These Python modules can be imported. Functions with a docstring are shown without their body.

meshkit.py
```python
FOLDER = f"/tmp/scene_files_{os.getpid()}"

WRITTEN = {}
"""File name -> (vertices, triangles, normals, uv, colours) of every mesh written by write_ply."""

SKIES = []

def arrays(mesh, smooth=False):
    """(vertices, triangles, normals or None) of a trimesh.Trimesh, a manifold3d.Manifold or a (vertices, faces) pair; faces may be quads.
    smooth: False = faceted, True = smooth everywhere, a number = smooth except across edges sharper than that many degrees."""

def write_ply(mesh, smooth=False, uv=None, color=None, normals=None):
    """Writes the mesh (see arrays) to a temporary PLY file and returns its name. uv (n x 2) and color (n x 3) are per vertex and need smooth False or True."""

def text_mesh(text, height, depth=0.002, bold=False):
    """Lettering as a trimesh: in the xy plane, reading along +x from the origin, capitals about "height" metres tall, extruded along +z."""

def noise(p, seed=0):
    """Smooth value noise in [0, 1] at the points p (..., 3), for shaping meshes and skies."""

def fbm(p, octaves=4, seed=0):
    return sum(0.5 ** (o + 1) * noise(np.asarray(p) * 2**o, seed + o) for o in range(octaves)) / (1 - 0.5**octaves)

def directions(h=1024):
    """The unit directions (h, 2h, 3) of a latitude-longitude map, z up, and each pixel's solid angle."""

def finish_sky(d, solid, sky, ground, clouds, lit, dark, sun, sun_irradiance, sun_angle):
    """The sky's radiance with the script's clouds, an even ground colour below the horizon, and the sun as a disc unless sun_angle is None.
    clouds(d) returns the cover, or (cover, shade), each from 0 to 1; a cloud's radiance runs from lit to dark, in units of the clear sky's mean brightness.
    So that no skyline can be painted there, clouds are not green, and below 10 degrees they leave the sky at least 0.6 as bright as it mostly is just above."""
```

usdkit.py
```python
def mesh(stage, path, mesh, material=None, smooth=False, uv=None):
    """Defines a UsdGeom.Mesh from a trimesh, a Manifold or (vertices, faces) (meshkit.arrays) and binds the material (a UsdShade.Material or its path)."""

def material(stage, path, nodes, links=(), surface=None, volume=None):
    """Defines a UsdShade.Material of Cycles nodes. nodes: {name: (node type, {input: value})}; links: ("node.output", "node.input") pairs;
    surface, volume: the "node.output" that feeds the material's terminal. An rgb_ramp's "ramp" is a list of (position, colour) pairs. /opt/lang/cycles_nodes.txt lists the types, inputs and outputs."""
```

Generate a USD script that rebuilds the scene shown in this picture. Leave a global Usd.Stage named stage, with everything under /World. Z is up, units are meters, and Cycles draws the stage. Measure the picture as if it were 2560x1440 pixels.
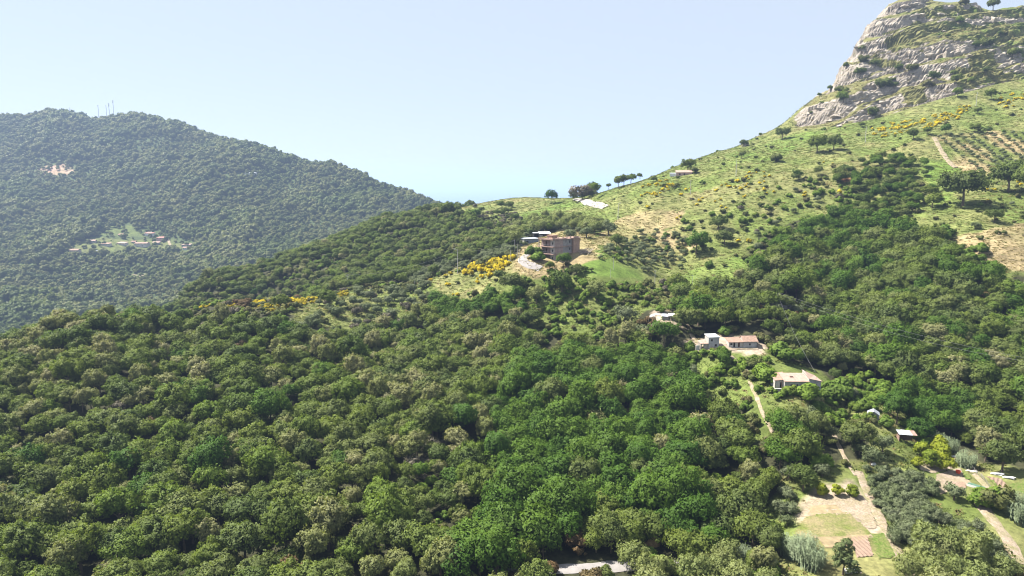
import math, random
import numpy as np
import trimesh
import usdkit, meshkit
from pxr import Usd, UsdGeom, UsdLux, UsdShade, Sdf, Gf, Vt
from scipy.interpolate import RBFInterpolator, RegularGridInterpolator
from scipy.spatial import cKDTree

# ------------------------------------------------------------------ stage, camera, sky, sun, haze
stage = Usd.Stage.CreateInMemory()
UsdGeom.SetStageUpAxis(stage, UsdGeom.Tokens.z)
UsdGeom.SetStageMetersPerUnit(stage, 1.0)
UsdGeom.Xform.Define(stage, '/World')
UsdGeom.Scope.Define(stage, '/World/Looks')
PITCH = math.radians(8.55)
FOC = 1707.0                        # focal length in photograph pixels (2560 wide)
cam = UsdGeom.Camera.Define(stage, '/World/Camera')
cam.CreateHorizontalApertureAttr(36.0)
cam.CreateVerticalApertureAttr(20.25)
cam.CreateFocalLengthAttr(36.0 * FOC / 2560.0)
cam.CreateClippingRangeAttr(Gf.Vec2f(1.0, 200000.0))
cam.AddRotateXOp().Set(90.0 - math.degrees(PITCH))
cam.CreateExposureAttr(1.65)

SUN = np.array([-0.60, 0.22, 0.0]); SUN[:2] /= np.hypot(*SUN[:2])
ELEV = math.radians(56.0)
SUN = np.array([SUN[0] * math.cos(ELEV), SUN[1] * math.cos(ELEV), math.sin(ELEV)])
SKY_STRENGTH, SUN_INTENSITY = 0.055, 1.25
sky_mat = usdkit.material(stage, '/World/Looks/sky_light', {
    'sky': ('sky_texture', {'sky_type': 'single_scattering', 'sun_disc': False, 'sun_elevation': ELEV,
                            'sun_rotation': math.atan2(SUN[0], SUN[1]), 'air_density': 1.0, 'aerosol_density': 0.7, 'ozone_density': 1.0, 'altitude': 300.0}),
    'veil': ('mix_color', {'fac': 0.80, 'b': (4.3, 4.76, 5.45), 'use_clamp_result': False}),        # thin even high cloud
    'bg': ('background_shader', {'strength': SKY_STRENGTH})}, [('sky.color', 'veil.a'), ('veil.result', 'bg.color')], surface='bg.background')
dome = UsdLux.DomeLight.Define(stage, '/World/sky')
UsdShade.MaterialBindingAPI.Apply(dome.GetPrim()).Bind(sky_mat)
dome.GetPrim().SetCustomDataByKey('kind', 'structure')
sun = UsdLux.DistantLight.Define(stage, '/World/sun')
sun.CreateNormalizeAttr(True); sun.CreateIntensityAttr(SUN_INTENSITY); sun.CreateAngleAttr(0.53); sun.CreateColorAttr(Gf.Vec3f(1.0, 0.95, 0.87))
zax = SUN; xax = np.cross([0, 0, 1.0], zax); xax /= np.linalg.norm(xax); yax = np.cross(zax, xax)
sun.AddTransformOp().Set(Gf.Matrix4d(*xax, 0, *yax, 0, *zax, 0, 0, 0, 0, 1))
HAZE_DENSITY, HAZE_COLOR = 0.000108, (0.48, 0.64, 0.95)
SEA = -300.0

# ------------------------------------------------------------------ helpers
def tag(p, label=None, category=None, group=None, kind=None):
    p = p.GetPrim() if hasattr(p, 'GetPrim') else p
    for k, v in (('label', label), ('category', category), ('group', group), ('kind', kind)):
        if v: p.SetCustomDataByKey(k, v)
    return p
_used = {}
def numbered(parent, name):
    k = (parent, name); n = _used.get(k, -1) + 1; _used[k] = n
    return f'{parent}/{name}' if n == 0 else f'{parent}/{name}_{n:03d}'
def put(name, mesh, mat, parent='/World', smooth=False):
    return usdkit.mesh(stage, numbered(str(parent), name), mesh, mat, smooth)
def xform(name, loc=(0, 0, 0), rz=0.0, scale=None, parent='/World'):
    x = UsdGeom.Xform.Define(stage, numbered(parent, name))
    x.AddTranslateOp().Set(Gf.Vec3d(*map(float, loc)))
    if rz: x.AddRotateZOp().Set(math.degrees(rz))
    if scale is not None: x.AddScaleOp().Set(Gf.Vec3f(*map(float, np.broadcast_to(scale, 3))))
    return x

# camera rays: pixel of the photograph -> direction; and back
CP, SP = math.cos(PITCH), math.sin(PITCH)
def ray(u, v):
    cx, cy = (np.asarray(u, float) - 1280) / FOC, (720 - np.asarray(v, float)) / FOC
    return np.stack([cx, CP + cy * SP, -SP + cy * CP], -1)
def pixel(p):
    p = np.asarray(p, float)
    f = np.maximum(p[..., 1] * CP - p[..., 2] * SP, 1e-3); up = p[..., 1] * SP + p[..., 2] * CP
    return 1280 + FOC * p[..., 0] / f, 720 - FOC * up / f, f
def point(u, v, d, h=0.0):
    r = ray(u, v); p = r * (d / r[1]); p[2] -= h; return p
def inside(poly, u, v):
    poly = np.asarray(poly, float); c = np.zeros(np.shape(u), bool)
    for (x0, y0), (x1, y1) in zip(poly, np.roll(poly, -1, 0)):
        if y0 == y1: continue
        c ^= ((y0 > v) != (y1 > v)) & (u < (x1 - x0) * (v - y0) / (y1 - y0) + x0)
    return c
def sstep(a, b, x):
    t = np.clip((x - a) / (b - a), 0, 1); return t * t * (3 - 2 * t)

# ------------------------------------------------------------------ terrain: surveyed points (pixel column, row, distance, height of what grows there)
SURVEY = '''-300 1440 115 7|-300 900 215 7|0 1440 120 7|450 1440 118 7|900 1440 120 7|1250 1440 124 4|0 1150 163 7|450 1150 165 7|900 1150 163 7|1300 1150 166 9
0 950 205 8|450 950 210 7|900 950 213 7|1250 950 216 8|450 830 260 7|900 830 265 7|1200 800 275 7|0 870 232 8
150 790 268 6!|300 757 290 6!|500 738 310 5!|700 735 325 4!|0 838 243 9!|-200 865 225 9!|870 722 338 1|1037 725 332 1|1144 684 335 1|1230 668 330 1|1300 657 316 0|1390 662 310 0
550 700 430 6|470 722 450 6|600 665 478 6|700 628 500 6|800 600 520 6|950 548 552 3|1060 520 575 5|1160 508 592 3|1250 499 600 0|1310 494 606 0|1420 496 570 0|820 680 410 5|1000 620 450 5|1150 600 430 4|1250 560 470 4|1350 540 460 4|1350 585 385 2|920 700 375 2
1345 612 345 0|1420 600 352 0|1480 600 350 0|1450 645 316 0|1300 520 540 0|1450 522 500 0|1490 512 478 0
1550 560 400 0|1620 605 365 1|1620 665 330 0|1700 650 345 0|1640 708 315 0|1560 700 302 0|1480 695 296 0|1500 760 275 5|1400 720 290 4|1640 800 258 0|1690 800 257 0
1775 874 236 0|1860 868 239 0|1740 770 268 8|1900 752 275 0|1941 768 268 0|1640 480 430 0|1520 472 500 2|1600 447 520 2|1700 412 545 0|1800 376 575 0|1900 336 610 0|1726 486 425 0|1840 441 430 0|2163 357 470 0|2060 380 455 0|1870 367 560 0
1850 560 362 1|1750 605 352 0|1800 690 310 2|1950 650 318 4|2050 545 350 6|2200 605 318 7|2100 710 288 10|2250 730 268 9|2400 790 248 9|2150 810 252 9|2000 840 242 7|2000 977 203 0|1940 975 204 0|1900 1005 197 1|1800 960 213 4|1700 900 228 7|1600 860 243 6|1500 950 215 8|1500 1060 188 9|1650 1150 168 9|1800 1080 182 7|1900 1200 161 6
2000 1330 143 0|2100 1290 149 0|2200 1200 166 0|2300 1180 170 0|2260 1105 186 0|2180 1045 194 1|2400 1250 158 0|2500 1200 167 0|2560 1300 150 0|2200 1420 129 0|1400 1425 131 0|1700 1425 131 2|2560 1440 127 2|2100 1000 200 6|2300 1000 204 8|2500 1000 206 9|2500 870 230 10|2560 760 250 9|2500 690 272 2|2450 640 288 0|2560 600 300 0|2350 560 328 1|2250 480 372 4|2450 470 360 2|2560 455 364 3|2100 445 400 1|2400 380 420 0|2560 360 428 0|2300 342 450 0|2500 280 490 0|2560 250 505 0
1950 328 588 0|2050 313 560 0|2200 288 545 0|2350 240 545 0|2480 205 550 0|2560 192 555 0|2000 272 632 0!|2080 200 650 0!|2132 125 670 0!|2165 70 685 0!|2250 -2 705 0!|2300 200 575 0|2300 120 610 0|2300 50 645 0|2400 2 690 0|2450 150 577 0|2450 90 612 0|2450 30 655 0|2560 110 600 0|2560 18 700 0!|2150 230 580 0|2200 150 620 0
-400 300 1900 7!|0 290 1900 8!|150 292 1850 8!|330 286 1800 8!|450 313 1750 7!|540 348 1700 7!|650 368 1650 7!|750 403 1600 7!|820 413 1560 7!|900 438 1520 7!|1000 478 1480 7!|1060 502 1450 7!|1110 525 1420 7!
0 400 1600 7|0 500 1350 7|0 600 1150 7|0 700 960 7|50 780 820 7|250 400 1580 7|250 500 1350 7|250 600 1160 2|250 715 975 5|400 605 1180 2|480 640 1090 5|500 700 950 7|400 400 1540 7|500 500 1330 7|700 450 1450 7|700 520 1300 7|700 590 1150 7|850 500 1380 7|850 550 1270 7|950 520 1340 7|900 575 1200 7|-300 400 1600 7|-300 600 1150 7|-300 780 850 7'''
cps = []
for tok in SURVEY.replace('\n', '|').split('|'):
    sky_line = tok.endswith('!'); u, v, d, h = map(float, tok.rstrip('!').split())
    p = point(u, v, d, h); cps.append(p)
    if sky_line:                    # the ground falls away behind a skyline
        k, drop = (1.14, 0.30) if d < 1000 else (1.18, 0.22)
        q = p * np.array([k, k, 1]); q[2] = p[2] - drop * d * (k - 1) / 0.5; cps.append(q)
HIDDEN = [(-230, 330, -92), (-190, 380, -110), (-290, 440, -140), (-150, 385, -90), (-420, 600, -170), (-230, 560, -110), (-300, 750, -160), (-120, 700, -75), (-130, 900, -110),
          (-250, 950, -120), (60, 720, -45), (-20, 800, -70), (0, 1200, -180), (-150, 1900, -270), (200, 900, -60), (100, 1500, -220), (400, 1000, 60), (200, 1900, -290), (700, 1900, -150),
          (-1000, 2600, -100), (-2000, 2600, -60), (-300, 2800, -300), (700, 2800, -320), (2000, 2600, -200), (600, 900, 140), (900, 800, 160), (900, 1200, 60), (470, 330, 70), (520, 430, 110), (600, 600, 150),
          (320, 200, -52), (250, 150, -70), (200, 100, -82), (60, 80, -82), (-60, 80, -80), (-150, 70, -76), (-300, 120, -66), (-400, 250, -50), (-700, 700, -150), (-1500, 1600, 60), (-1500, 900, -60), (120, 60, -84), (-80, 45, -82), (60, 45, -84)]
cps = np.array([*cps, *HIDDEN])
def warp(x, y):
    y = np.maximum(y, 40.0)
    return np.stack([2.0 * np.asarray(x) / y, np.log(y)], -1)
_rbf = RBFInterpolator(warp(cps[:, 0], cps[:, 1]), cps[:, 2] / np.maximum(cps[:, 1], 40.0), kernel='thin_plate_spline', smoothing=2e-4)
def axis(parts):
    out = [parts[0][0]]
    for a, b, s0, s1 in parts:
        t, step = a, s0
        while t < b - 1e-6:
            step = s0 + (s1 - s0) * (t - a) / (b - a); t = min(t + step, b); out.append(t)
    return np.array(sorted(set(np.round(out, 4))))
GX = axis([(-2600, -900, 40, 14), (-900, -250, 12, 4), (-250, 200, 2.6, 2.6), (200, 560, 1.7, 1.7), (560, 2600, 5, 60)])
GY = axis([(30, 100, 4, 3), (100, 380, 2.2, 2.2), (380, 540, 2.6, 2.6), (540, 700, 0.75, 0.75), (700, 720, 1.5, 2.5), (720, 1000, 4, 8), (1000, 2000, 9, 11), (2000, 3200, 20, 60)])
MX, MY = np.meshgrid(GX, GY)
Z = np.empty(MX.shape)
for i in range(0, len(GY), 40):
    Z[i:i + 40] = (_rbf(warp(MX[i:i + 40], MY[i:i + 40]).reshape(-1, 2)) ).reshape(MX[i:i + 40].shape) * np.maximum(MY[i:i + 40], 40.0)
Z = np.clip(Z, SEA - 40, 230)
def bumps(x, y, s, seed): return meshkit.fbm(np.stack([x / s, y / s, np.full_like(x, seed * 7.3)], -1), 3, seed) - 0.5
Z += bumps(MX, MY, 26.0, 1) * np.clip(MY / 260.0, 0.3, 1.0) * 2.2 + bumps(MX, MY, 180.0, 2) * np.clip((MY - 500) / 500.0, 0, 1) * 26.0

# ------------------------------------------------------------------ the rocky hill: ledges of layered limestone
from scipy.ndimage import gaussian_filter
PU, PV, PF = pixel(np.stack([MX, MY, Z], -1))
ROCK_POLY = [(1990, 322), (2060, 318), (2200, 290), (2350, 243), (2480, 207), (2640, 178), (2700, -90), (2180, -90), (2140, 50), (2105, 130), (2060, 200), (2030, 250), (1985, 290)]
near_hill = (MY > 535) & (MY < 760)
rockm = gaussian_filter((inside(ROCK_POLY, PU, PV) & near_hill).astype(float), 2.0)
def worley(p, n_seed, scale, amp=1.0):
    """A value per cell of an irregular mosaic: blocks of stone."""
    r = np.random.default_rng(n_seed); lo, hi = p.min(0), p.max(0)
    n = int(np.clip(np.prod((hi - lo) / scale + 1), 10, 60000))
    seeds = r.uniform(lo, hi, (n, 3)); val = r.uniform(-1, 1, n)
    d, i = cKDTree(seeds).query(p, k=2)
    return val[i[:, 0]] * amp, (d[:, 1] - d[:, 0]) / scale
sel = rockm > 0.02
sx, sy, sz = MX[sel], MY[sel], Z[sel]
P3 = np.stack([sx, sy, sz], -1)
strat = sz - 0.16 * (sx - 430) + 0.0007 * (sx - 430) ** 2 + 13.0 * (meshkit.fbm(P3 / 60.0, 3, 11) - 0.5) * 2 + 3.0 * (meshkit.fbm(P3 / 11.0, 2, 12) - 0.5)
amp = np.clip(2.6 * meshkit.fbm(P3 * np.array([1, 1, 2.0]) / 38.0, 3, 14) - 0.25, 0.3, 1.5)
def ledge(s, period, sharp):
    t = s / period; b = np.floor(t); t = t - b
    return (b + np.where(t < 0.62, t * sharp, 0.62 * sharp + (t - 0.62) / 0.38 * (1 - 0.62 * sharp))) * period - s
dz = amp * (0.95 * ledge(strat, 17.0, 0.4) + 0.6 * ledge(strat * 1.07 + 3.0, 6.3, 0.45))
DX, DY = np.zeros(Z.shape), np.zeros(Z.shape)
Z2 = Z.copy()
Z2[sel] += dz * rockm[sel]
zy_, zx_ = np.gradient(Z2, GY, GX)
nn = np.sqrt(1 + zx_ ** 2 + zy_ ** 2); NZ = 1.0 / nn
NX_, NY_ = -zx_ / nn, -zy_ / nn
steep = sstep(0.87, 0.70, NZ) * np.clip(rockm * 1.4, 0, 1)
steep_soft = gaussian_filter(steep, 0.8)
P4 = np.stack([sx, sy, Z2[sel]], -1)
blk, edge = worley(P4 * np.array([0.75, 0.75, 1.7]), 5, 3.6)
blk2, edge2 = worley(P4 * np.array([0.45, 0.5, 1.2]), 6, 5.0)
bed = (P4[:, 2] - 0.16 * (sx - 430)) / 2.6 + 1.6 * meshkit.fbm(P4 / 22.0, 3, 15); bed = bed - np.floor(bed)
out = blk * 0.9 + blk2 * 1.5 + 1.3 * (np.minimum(bed * 1.6, 1) - 0.5)
cut = np.minimum(np.minimum(edge, edge2 * 1.3), 0.25) * 4.0
push = np.zeros(Z.shape); push[sel] = (out + (cut - 1) * 0.7) * np.clip(steep[sel] * 1.2 + 0.12, 0, 1) * rockm[sel]
DX, DY = NX_ * push, NY_ * push
Z2 += NZ * push
Z = Z2
HEIGHT = RegularGridInterpolator((GY, GX), Z, bounds_error=False, fill_value=SEA - 60)
def ground(x, y): return HEIGHT((np.asarray(y, float), np.asarray(x, float)))
_ds = np.exp(np.linspace(np.log(70), np.log(3000), 900))
def hit(u, v):
    """The first ground point behind each pixel of the photograph (n x 3)."""
    u, v = np.atleast_1d(np.asarray(u, float)), np.atleast_1d(np.asarray(v, float)); r = ray(u, v); r = r / r[:, 1:2]
    D = np.full(len(u), np.nan)
    for a in range(0, len(u), 4000):
        R = r[a:a + 4000]; p = R[:, None] * _ds[None, :, None]
        below = p[..., 2] < ground(p[..., 0], p[..., 1]); k = below.argmax(1); ok = below.any(1)
        lo, hi = _ds[np.maximum(k - 1, 0)], _ds[k]
        for _ in range(12):
            m = (lo + hi) / 2; q = R * m[:, None]; b = q[:, 2] < ground(q[:, 0], q[:, 1]); hi = np.where(b, m, hi); lo = np.where(b, lo, m)
        D[a:a + 4000] = np.where(ok, (lo + hi) / 2, np.nan)
    p = r * D[:, None]
    return p
def in_view(p, top=0.0, steps=48):
    """Whether the point (raised by top) is seen over the ground, and its pixel."""
    q = np.array(p, float); q[:, 2] += top
    vis = np.ones(len(q), bool)
    for t in np.linspace(0.12, 0.985, steps):
        s = q * t; vis &= s[:, 2] > ground(s[:, 0], s[:, 1]) - 0.5
    return vis

# ------------------------------------------------------------------ colours of the open land (areas surveyed on the photograph, each with a colour and how far noise mixes it with straw)
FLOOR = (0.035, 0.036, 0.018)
GREEN, LUSH, STRAW, TAN, HEATH, PALE = (0.092, 0.118, 0.030), (0.088, 0.134, 0.026), (0.150, 0.145, 0.058), (0.235, 0.185, 0.10), (0.11, 0.09, 0.035), (0.27, 0.215, 0.165)
AREAS = [
    (GREEN, 0.45, 60, 900, [(1090, 525), (1160, 498), (1310, 485), (1480, 488), (1530, 462), (1700, 400), (1900, 320), (2560, 150), (2800, 100), (2800, 700), (2440, 690), (2330, 610), (2210, 540), (2150, 520), (2000, 550), (1900, 600), (1830, 690), (1700, 725), (1480, 715), (1440, 660), (1480, 600), (1440, 570), (1250, 560), (1130, 530)]),
    (STRAW, 0.2, 400, 900, [(1700, 490), (2000, 425), (2110, 408), (2350, 335), (2350, 385), (2050, 450), (1760, 520), (1600, 545), (1580, 520)]),
    (STRAW, 0.2, 500, 900, [(1100, 512), (1180, 492), (1330, 480), (1330, 505), (1180, 515), (1120, 540)]),
    (STRAW, 0.3, 500, 700, [(1880, 345), (2000, 255), (2040, 300), (1960, 335)]),
    (LUSH, 0.3, 400, 700, [(1850, 375), (1990, 335), (2060, 325), (1960, 390), (1800, 420), (1780, 400)]),
    (LUSH, 0.3, 300, 700, [(1230, 540), (1480, 497), (1400, 545), (1250, 580)]),
    (TAN, 0.3, 300, 420, [(1480, 608), (1540, 548), (1640, 522), (1720, 530), (1700, 560), (1610, 585), (1520, 612)]),
    (TAN, 0.5, 300, 420, [(1600, 590), (1720, 560), (1760, 600), (1690, 660), (1610, 650)]),
    (LUSH, 0.45, 250, 360, [(1425, 655), (1480, 625), (1560, 640), (1620, 675), (1640, 705), (1560, 712), (1470, 705)]),
    (LUSH, 0.3, 250, 380, [(1700, 690), (1790, 650), (1870, 650), (1880, 690), (1780, 715), (1690, 715)]),
    (TAN, 0.75, 330, 520, [(2330, 342), (2400, 335), (2600, 320), (2600, 440), (2490, 462), (2430, 440), (2370, 400)]),
    (LUSH, 0.2, 330, 470, [(2300, 400), (2360, 400), (2430, 450), (2350, 510), (2330, 470)]),
    (TAN, 0.15, 240, 350, [(2390, 585), (2700, 540), (2700, 680), (2480, 680), (2420, 650), (2330, 620)]),
    (HEATH, 0.4, 230, 345, [(540, 735), (700, 725), (880, 712), (880, 745), (700, 775), (560, 765)]),
    (STRAW, 0.3, 280, 360, [(870, 715), (1040, 700), (1150, 672), (1290, 650), (1330, 690), (1200, 715), (1060, 760), (900, 770)]),
    (TAN, 0.1, 280, 360, [(1010, 705), (1080, 695), (1070, 712), (1000, 722)]),
    (GREEN, 0.25, 175, 260, [(1720, 900), (1800, 850), (1920, 865), (1960, 900), (2070, 935), (2100, 985), (1950, 1100), (1880, 1110), (1860, 1020), (1740, 985)]),
    (STRAW, 0.7, 110, 190, [(1960, 1180), (2160, 1150), (2200, 1080), (2400, 1090), (2440, 1160), (2700, 1180), (2700, 1480), (2000, 1480), (1900, 1300)]),
    (GREEN, 0.35, 215, 345, [(1290, 700), (1480, 690), (1660, 700), (1700, 750), (1600, 790), (1540, 850), (1400, 840), (1330, 815)]),
    (GREEN, 0.35, 150, 240, [(1940, 975), (2080, 960), (2180, 955), (2310, 1050), (2300, 1110), (2200, 1090), (2080, 1060), (1990, 1010)]),
    (GREEN, 0.6, 225, 345, [(735, 805), (740, 775), (860, 715), (1085, 690), (1095, 750), (1000, 795), (860, 830)]),
    (GREEN, 0.6, 250, 345, [(1060, 765), (1200, 708), (1335, 685), (1345, 722), (1290, 748), (1080, 775)]),
    (TAN, 0.35, 295, 400, [(1285, 668), (1300, 625), (1335, 600), (1400, 575), (1490, 588), (1492, 650), (1440, 668), (1380, 692), (1320, 690)]),
    (PALE, 0.2, 200, 300, [(1620, 780), (1660, 776), (1705, 795), (1700, 815), (1640, 812)]),
    (PALE, 0.3, 200, 300, [(1720, 850), (1830, 840), (1920, 865), (1900, 885), (1740, 885)]),
    (PALE, 0.1, 120, 190, [(2035, 1215), (2140, 1200), (2215, 1330), (2190, 1340), (2020, 1310), (1990, 1290)]),
    ((0.28, 0.13, 0.075), 0.1, 300, 500, [(2095, 425), (2120, 420), (2125, 450), (2100, 455)]),
    ((0.28, 0.21, 0.15), 0.2, 250, 360, [(2215, 575), (2250, 560), (2270, 620), (2230, 625)]),
    ((0.30, 0.20, 0.15), 0.2, 800, 1700, [(100, 415), (185, 412), (175, 438), (110, 440)]),
    ((0.25, 0.19, 0.14), 0.2, 700, 1200, [(245, 700), (300, 690), (375, 685), (395, 690), (300, 710)]),
    ((0.075, 0.095, 0.028), 0.25, 900, 1500, [(225, 566), (260, 555), (340, 565), (362, 588), (320, 596), (240, 586)]),
    ((0.085, 0.095, 0.032), 0.3, 900, 1500, [(180, 600), (260, 595), (420, 600), (480, 620), (380, 625), (220, 632), (180, 625)]),
]
PU, PV, PF = pixel(np.stack([MX, MY, Z], -1))
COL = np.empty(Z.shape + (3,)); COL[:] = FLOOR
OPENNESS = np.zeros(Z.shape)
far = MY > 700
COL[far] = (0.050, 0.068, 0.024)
fade = meshkit.fbm(np.stack([MX / 14.0, MY / 22.0, MX * 0 + 3.1], -1), 4, 21)
jit_u = (meshkit.fbm(np.stack([MX / 9.0, MY / 9.0, MX * 0 + 1.3], -1), 3, 22) - 0.5) * 36
jit_v = (meshkit.fbm(np.stack([MX / 9.0, MY / 9.0, MX * 0 + 9.3], -1), 3, 23) - 0.5) * 22
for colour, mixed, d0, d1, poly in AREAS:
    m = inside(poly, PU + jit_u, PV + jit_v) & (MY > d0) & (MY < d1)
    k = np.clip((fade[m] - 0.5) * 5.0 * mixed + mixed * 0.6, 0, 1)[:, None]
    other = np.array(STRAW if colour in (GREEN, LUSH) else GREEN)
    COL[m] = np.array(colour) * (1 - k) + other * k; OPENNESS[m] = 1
hill_soil = (rockm > 0.3)[..., None] * np.array([1.0]) > 0
g2 = meshkit.fbm(np.stack([MX / 7.0, MY / 7.0, Z / 7.0], -1), 3, 31)
rock_grass = np.where((MX > 395)[..., None], np.array(GREEN) * 0.9, np.array(STRAW) * 0.8)
wob = sstep(0.42, 0.6, g2 + 0.0016 * (MX - 470))[..., None]
rock_grass = np.array(STRAW) * 0.85 * (1 - wob) + np.array(GREEN) * 0.9 * wob
w = np.clip(rockm * 1.5 - 0.2, 0, 1)[..., None]
COL = COL * (1 - w) + rock_grass * w
GRASSY_PATCHES = [[(2200, 112), (2290, 52), (2400, 58), (2640, 60), (2640, 125), (2470, 104), (2330, 96), (2230, 132)], [(2290, 24), (2450, 15), (2640, 25), (2640, 46), (2300, 44)], [(2420, 150), (2470, 118), (2500, 170), (2450, 190)], [(2390, 165), (2640, 190), (2640, 210), (2380, 215)], [(2240, 225), (2300, 215), (2330, 250), (2260, 262)], [(2190, 140), (2260, 150), (2240, 172), (2170, 165)]]
patch_u, patch_v = PU + jit_u * 1.6, PV + jit_v * 1.2
lawn = np.zeros(Z.shape)
for poly in GRASSY_PATCHES: lawn = np.maximum(lawn, inside(poly, patch_u, patch_v).astype(float))
ROCKY = steep_soft * (1 - 0.8 * lawn) * sstep(0.30, 0.42, meshkit.fbm(np.stack([MX / 12.0, MY / 12.0, Z / 6.0], -1), 3, 33) + 0.08 * (1 - sstep(330, 470, MX)))
ROCKY = np.where(MY > 535, ROCKY, 0)
OPENNESS = np.maximum(OPENNESS, (rockm > 0.2))

# ground mesh, cut into the near hillside, the rocky hill and the far hill (they share their edges)
idx = np.arange(Z.size).reshape(Z.shape)
quads = np.stack([idx[:-1, :-1], idx[:-1, 1:], idx[1:, 1:], idx[1:, :-1]], -1).reshape(-1, 4)
VERT = np.stack([MX + DX, MY + DY, Z], -1).reshape(-1, 3)
fx, fy = MX[:-1, :-1].ravel(), MY[:-1, :-1].ravel()
fr = rockm[:-1, :-1].ravel() > 0.05
ff = (fy > 640) & (fx < 240) | (fy > 760)
gn_u = np.stack([-np.gradient(VERT.reshape(Z.shape + (3,))[..., 2], GX, axis=1), -np.gradient(VERT.reshape(Z.shape + (3,))[..., 2], GY, axis=0), np.ones(Z.shape)], -1)
gn_u /= np.linalg.norm(gn_u, axis=-1, keepdims=True)
def land(name, keep, mat, smooth=True):
    q = quads[keep]; used, inv = np.unique(q, return_inverse=True); q = inv.reshape(-1, 4)
    m = usdkit.mesh(stage, f'/World/{name}', (VERT[used], q), mat)
    pv = UsdGeom.PrimvarsAPI(m)
    pv.CreatePrimvar('ground_colour', Sdf.ValueTypeNames.Color3fArray, 'vertex').Set(Vt.Vec3fArray.FromNumpy(COL.reshape(-1, 3)[used].astype(np.float32)))
    pv.CreatePrimvar('rockiness', Sdf.ValueTypeNames.FloatArray, 'vertex').Set(Vt.FloatArray.FromNumpy(ROCKY.ravel()[used].astype(np.float32)))
    if smooth:
        m.CreateNormalsAttr(Vt.Vec3fArray.FromNumpy(gn_u.reshape(-1, 3)[used].astype(np.float32))); m.SetNormalsInterpolation('vertex')
    tag(m, kind='structure'); return m
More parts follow.
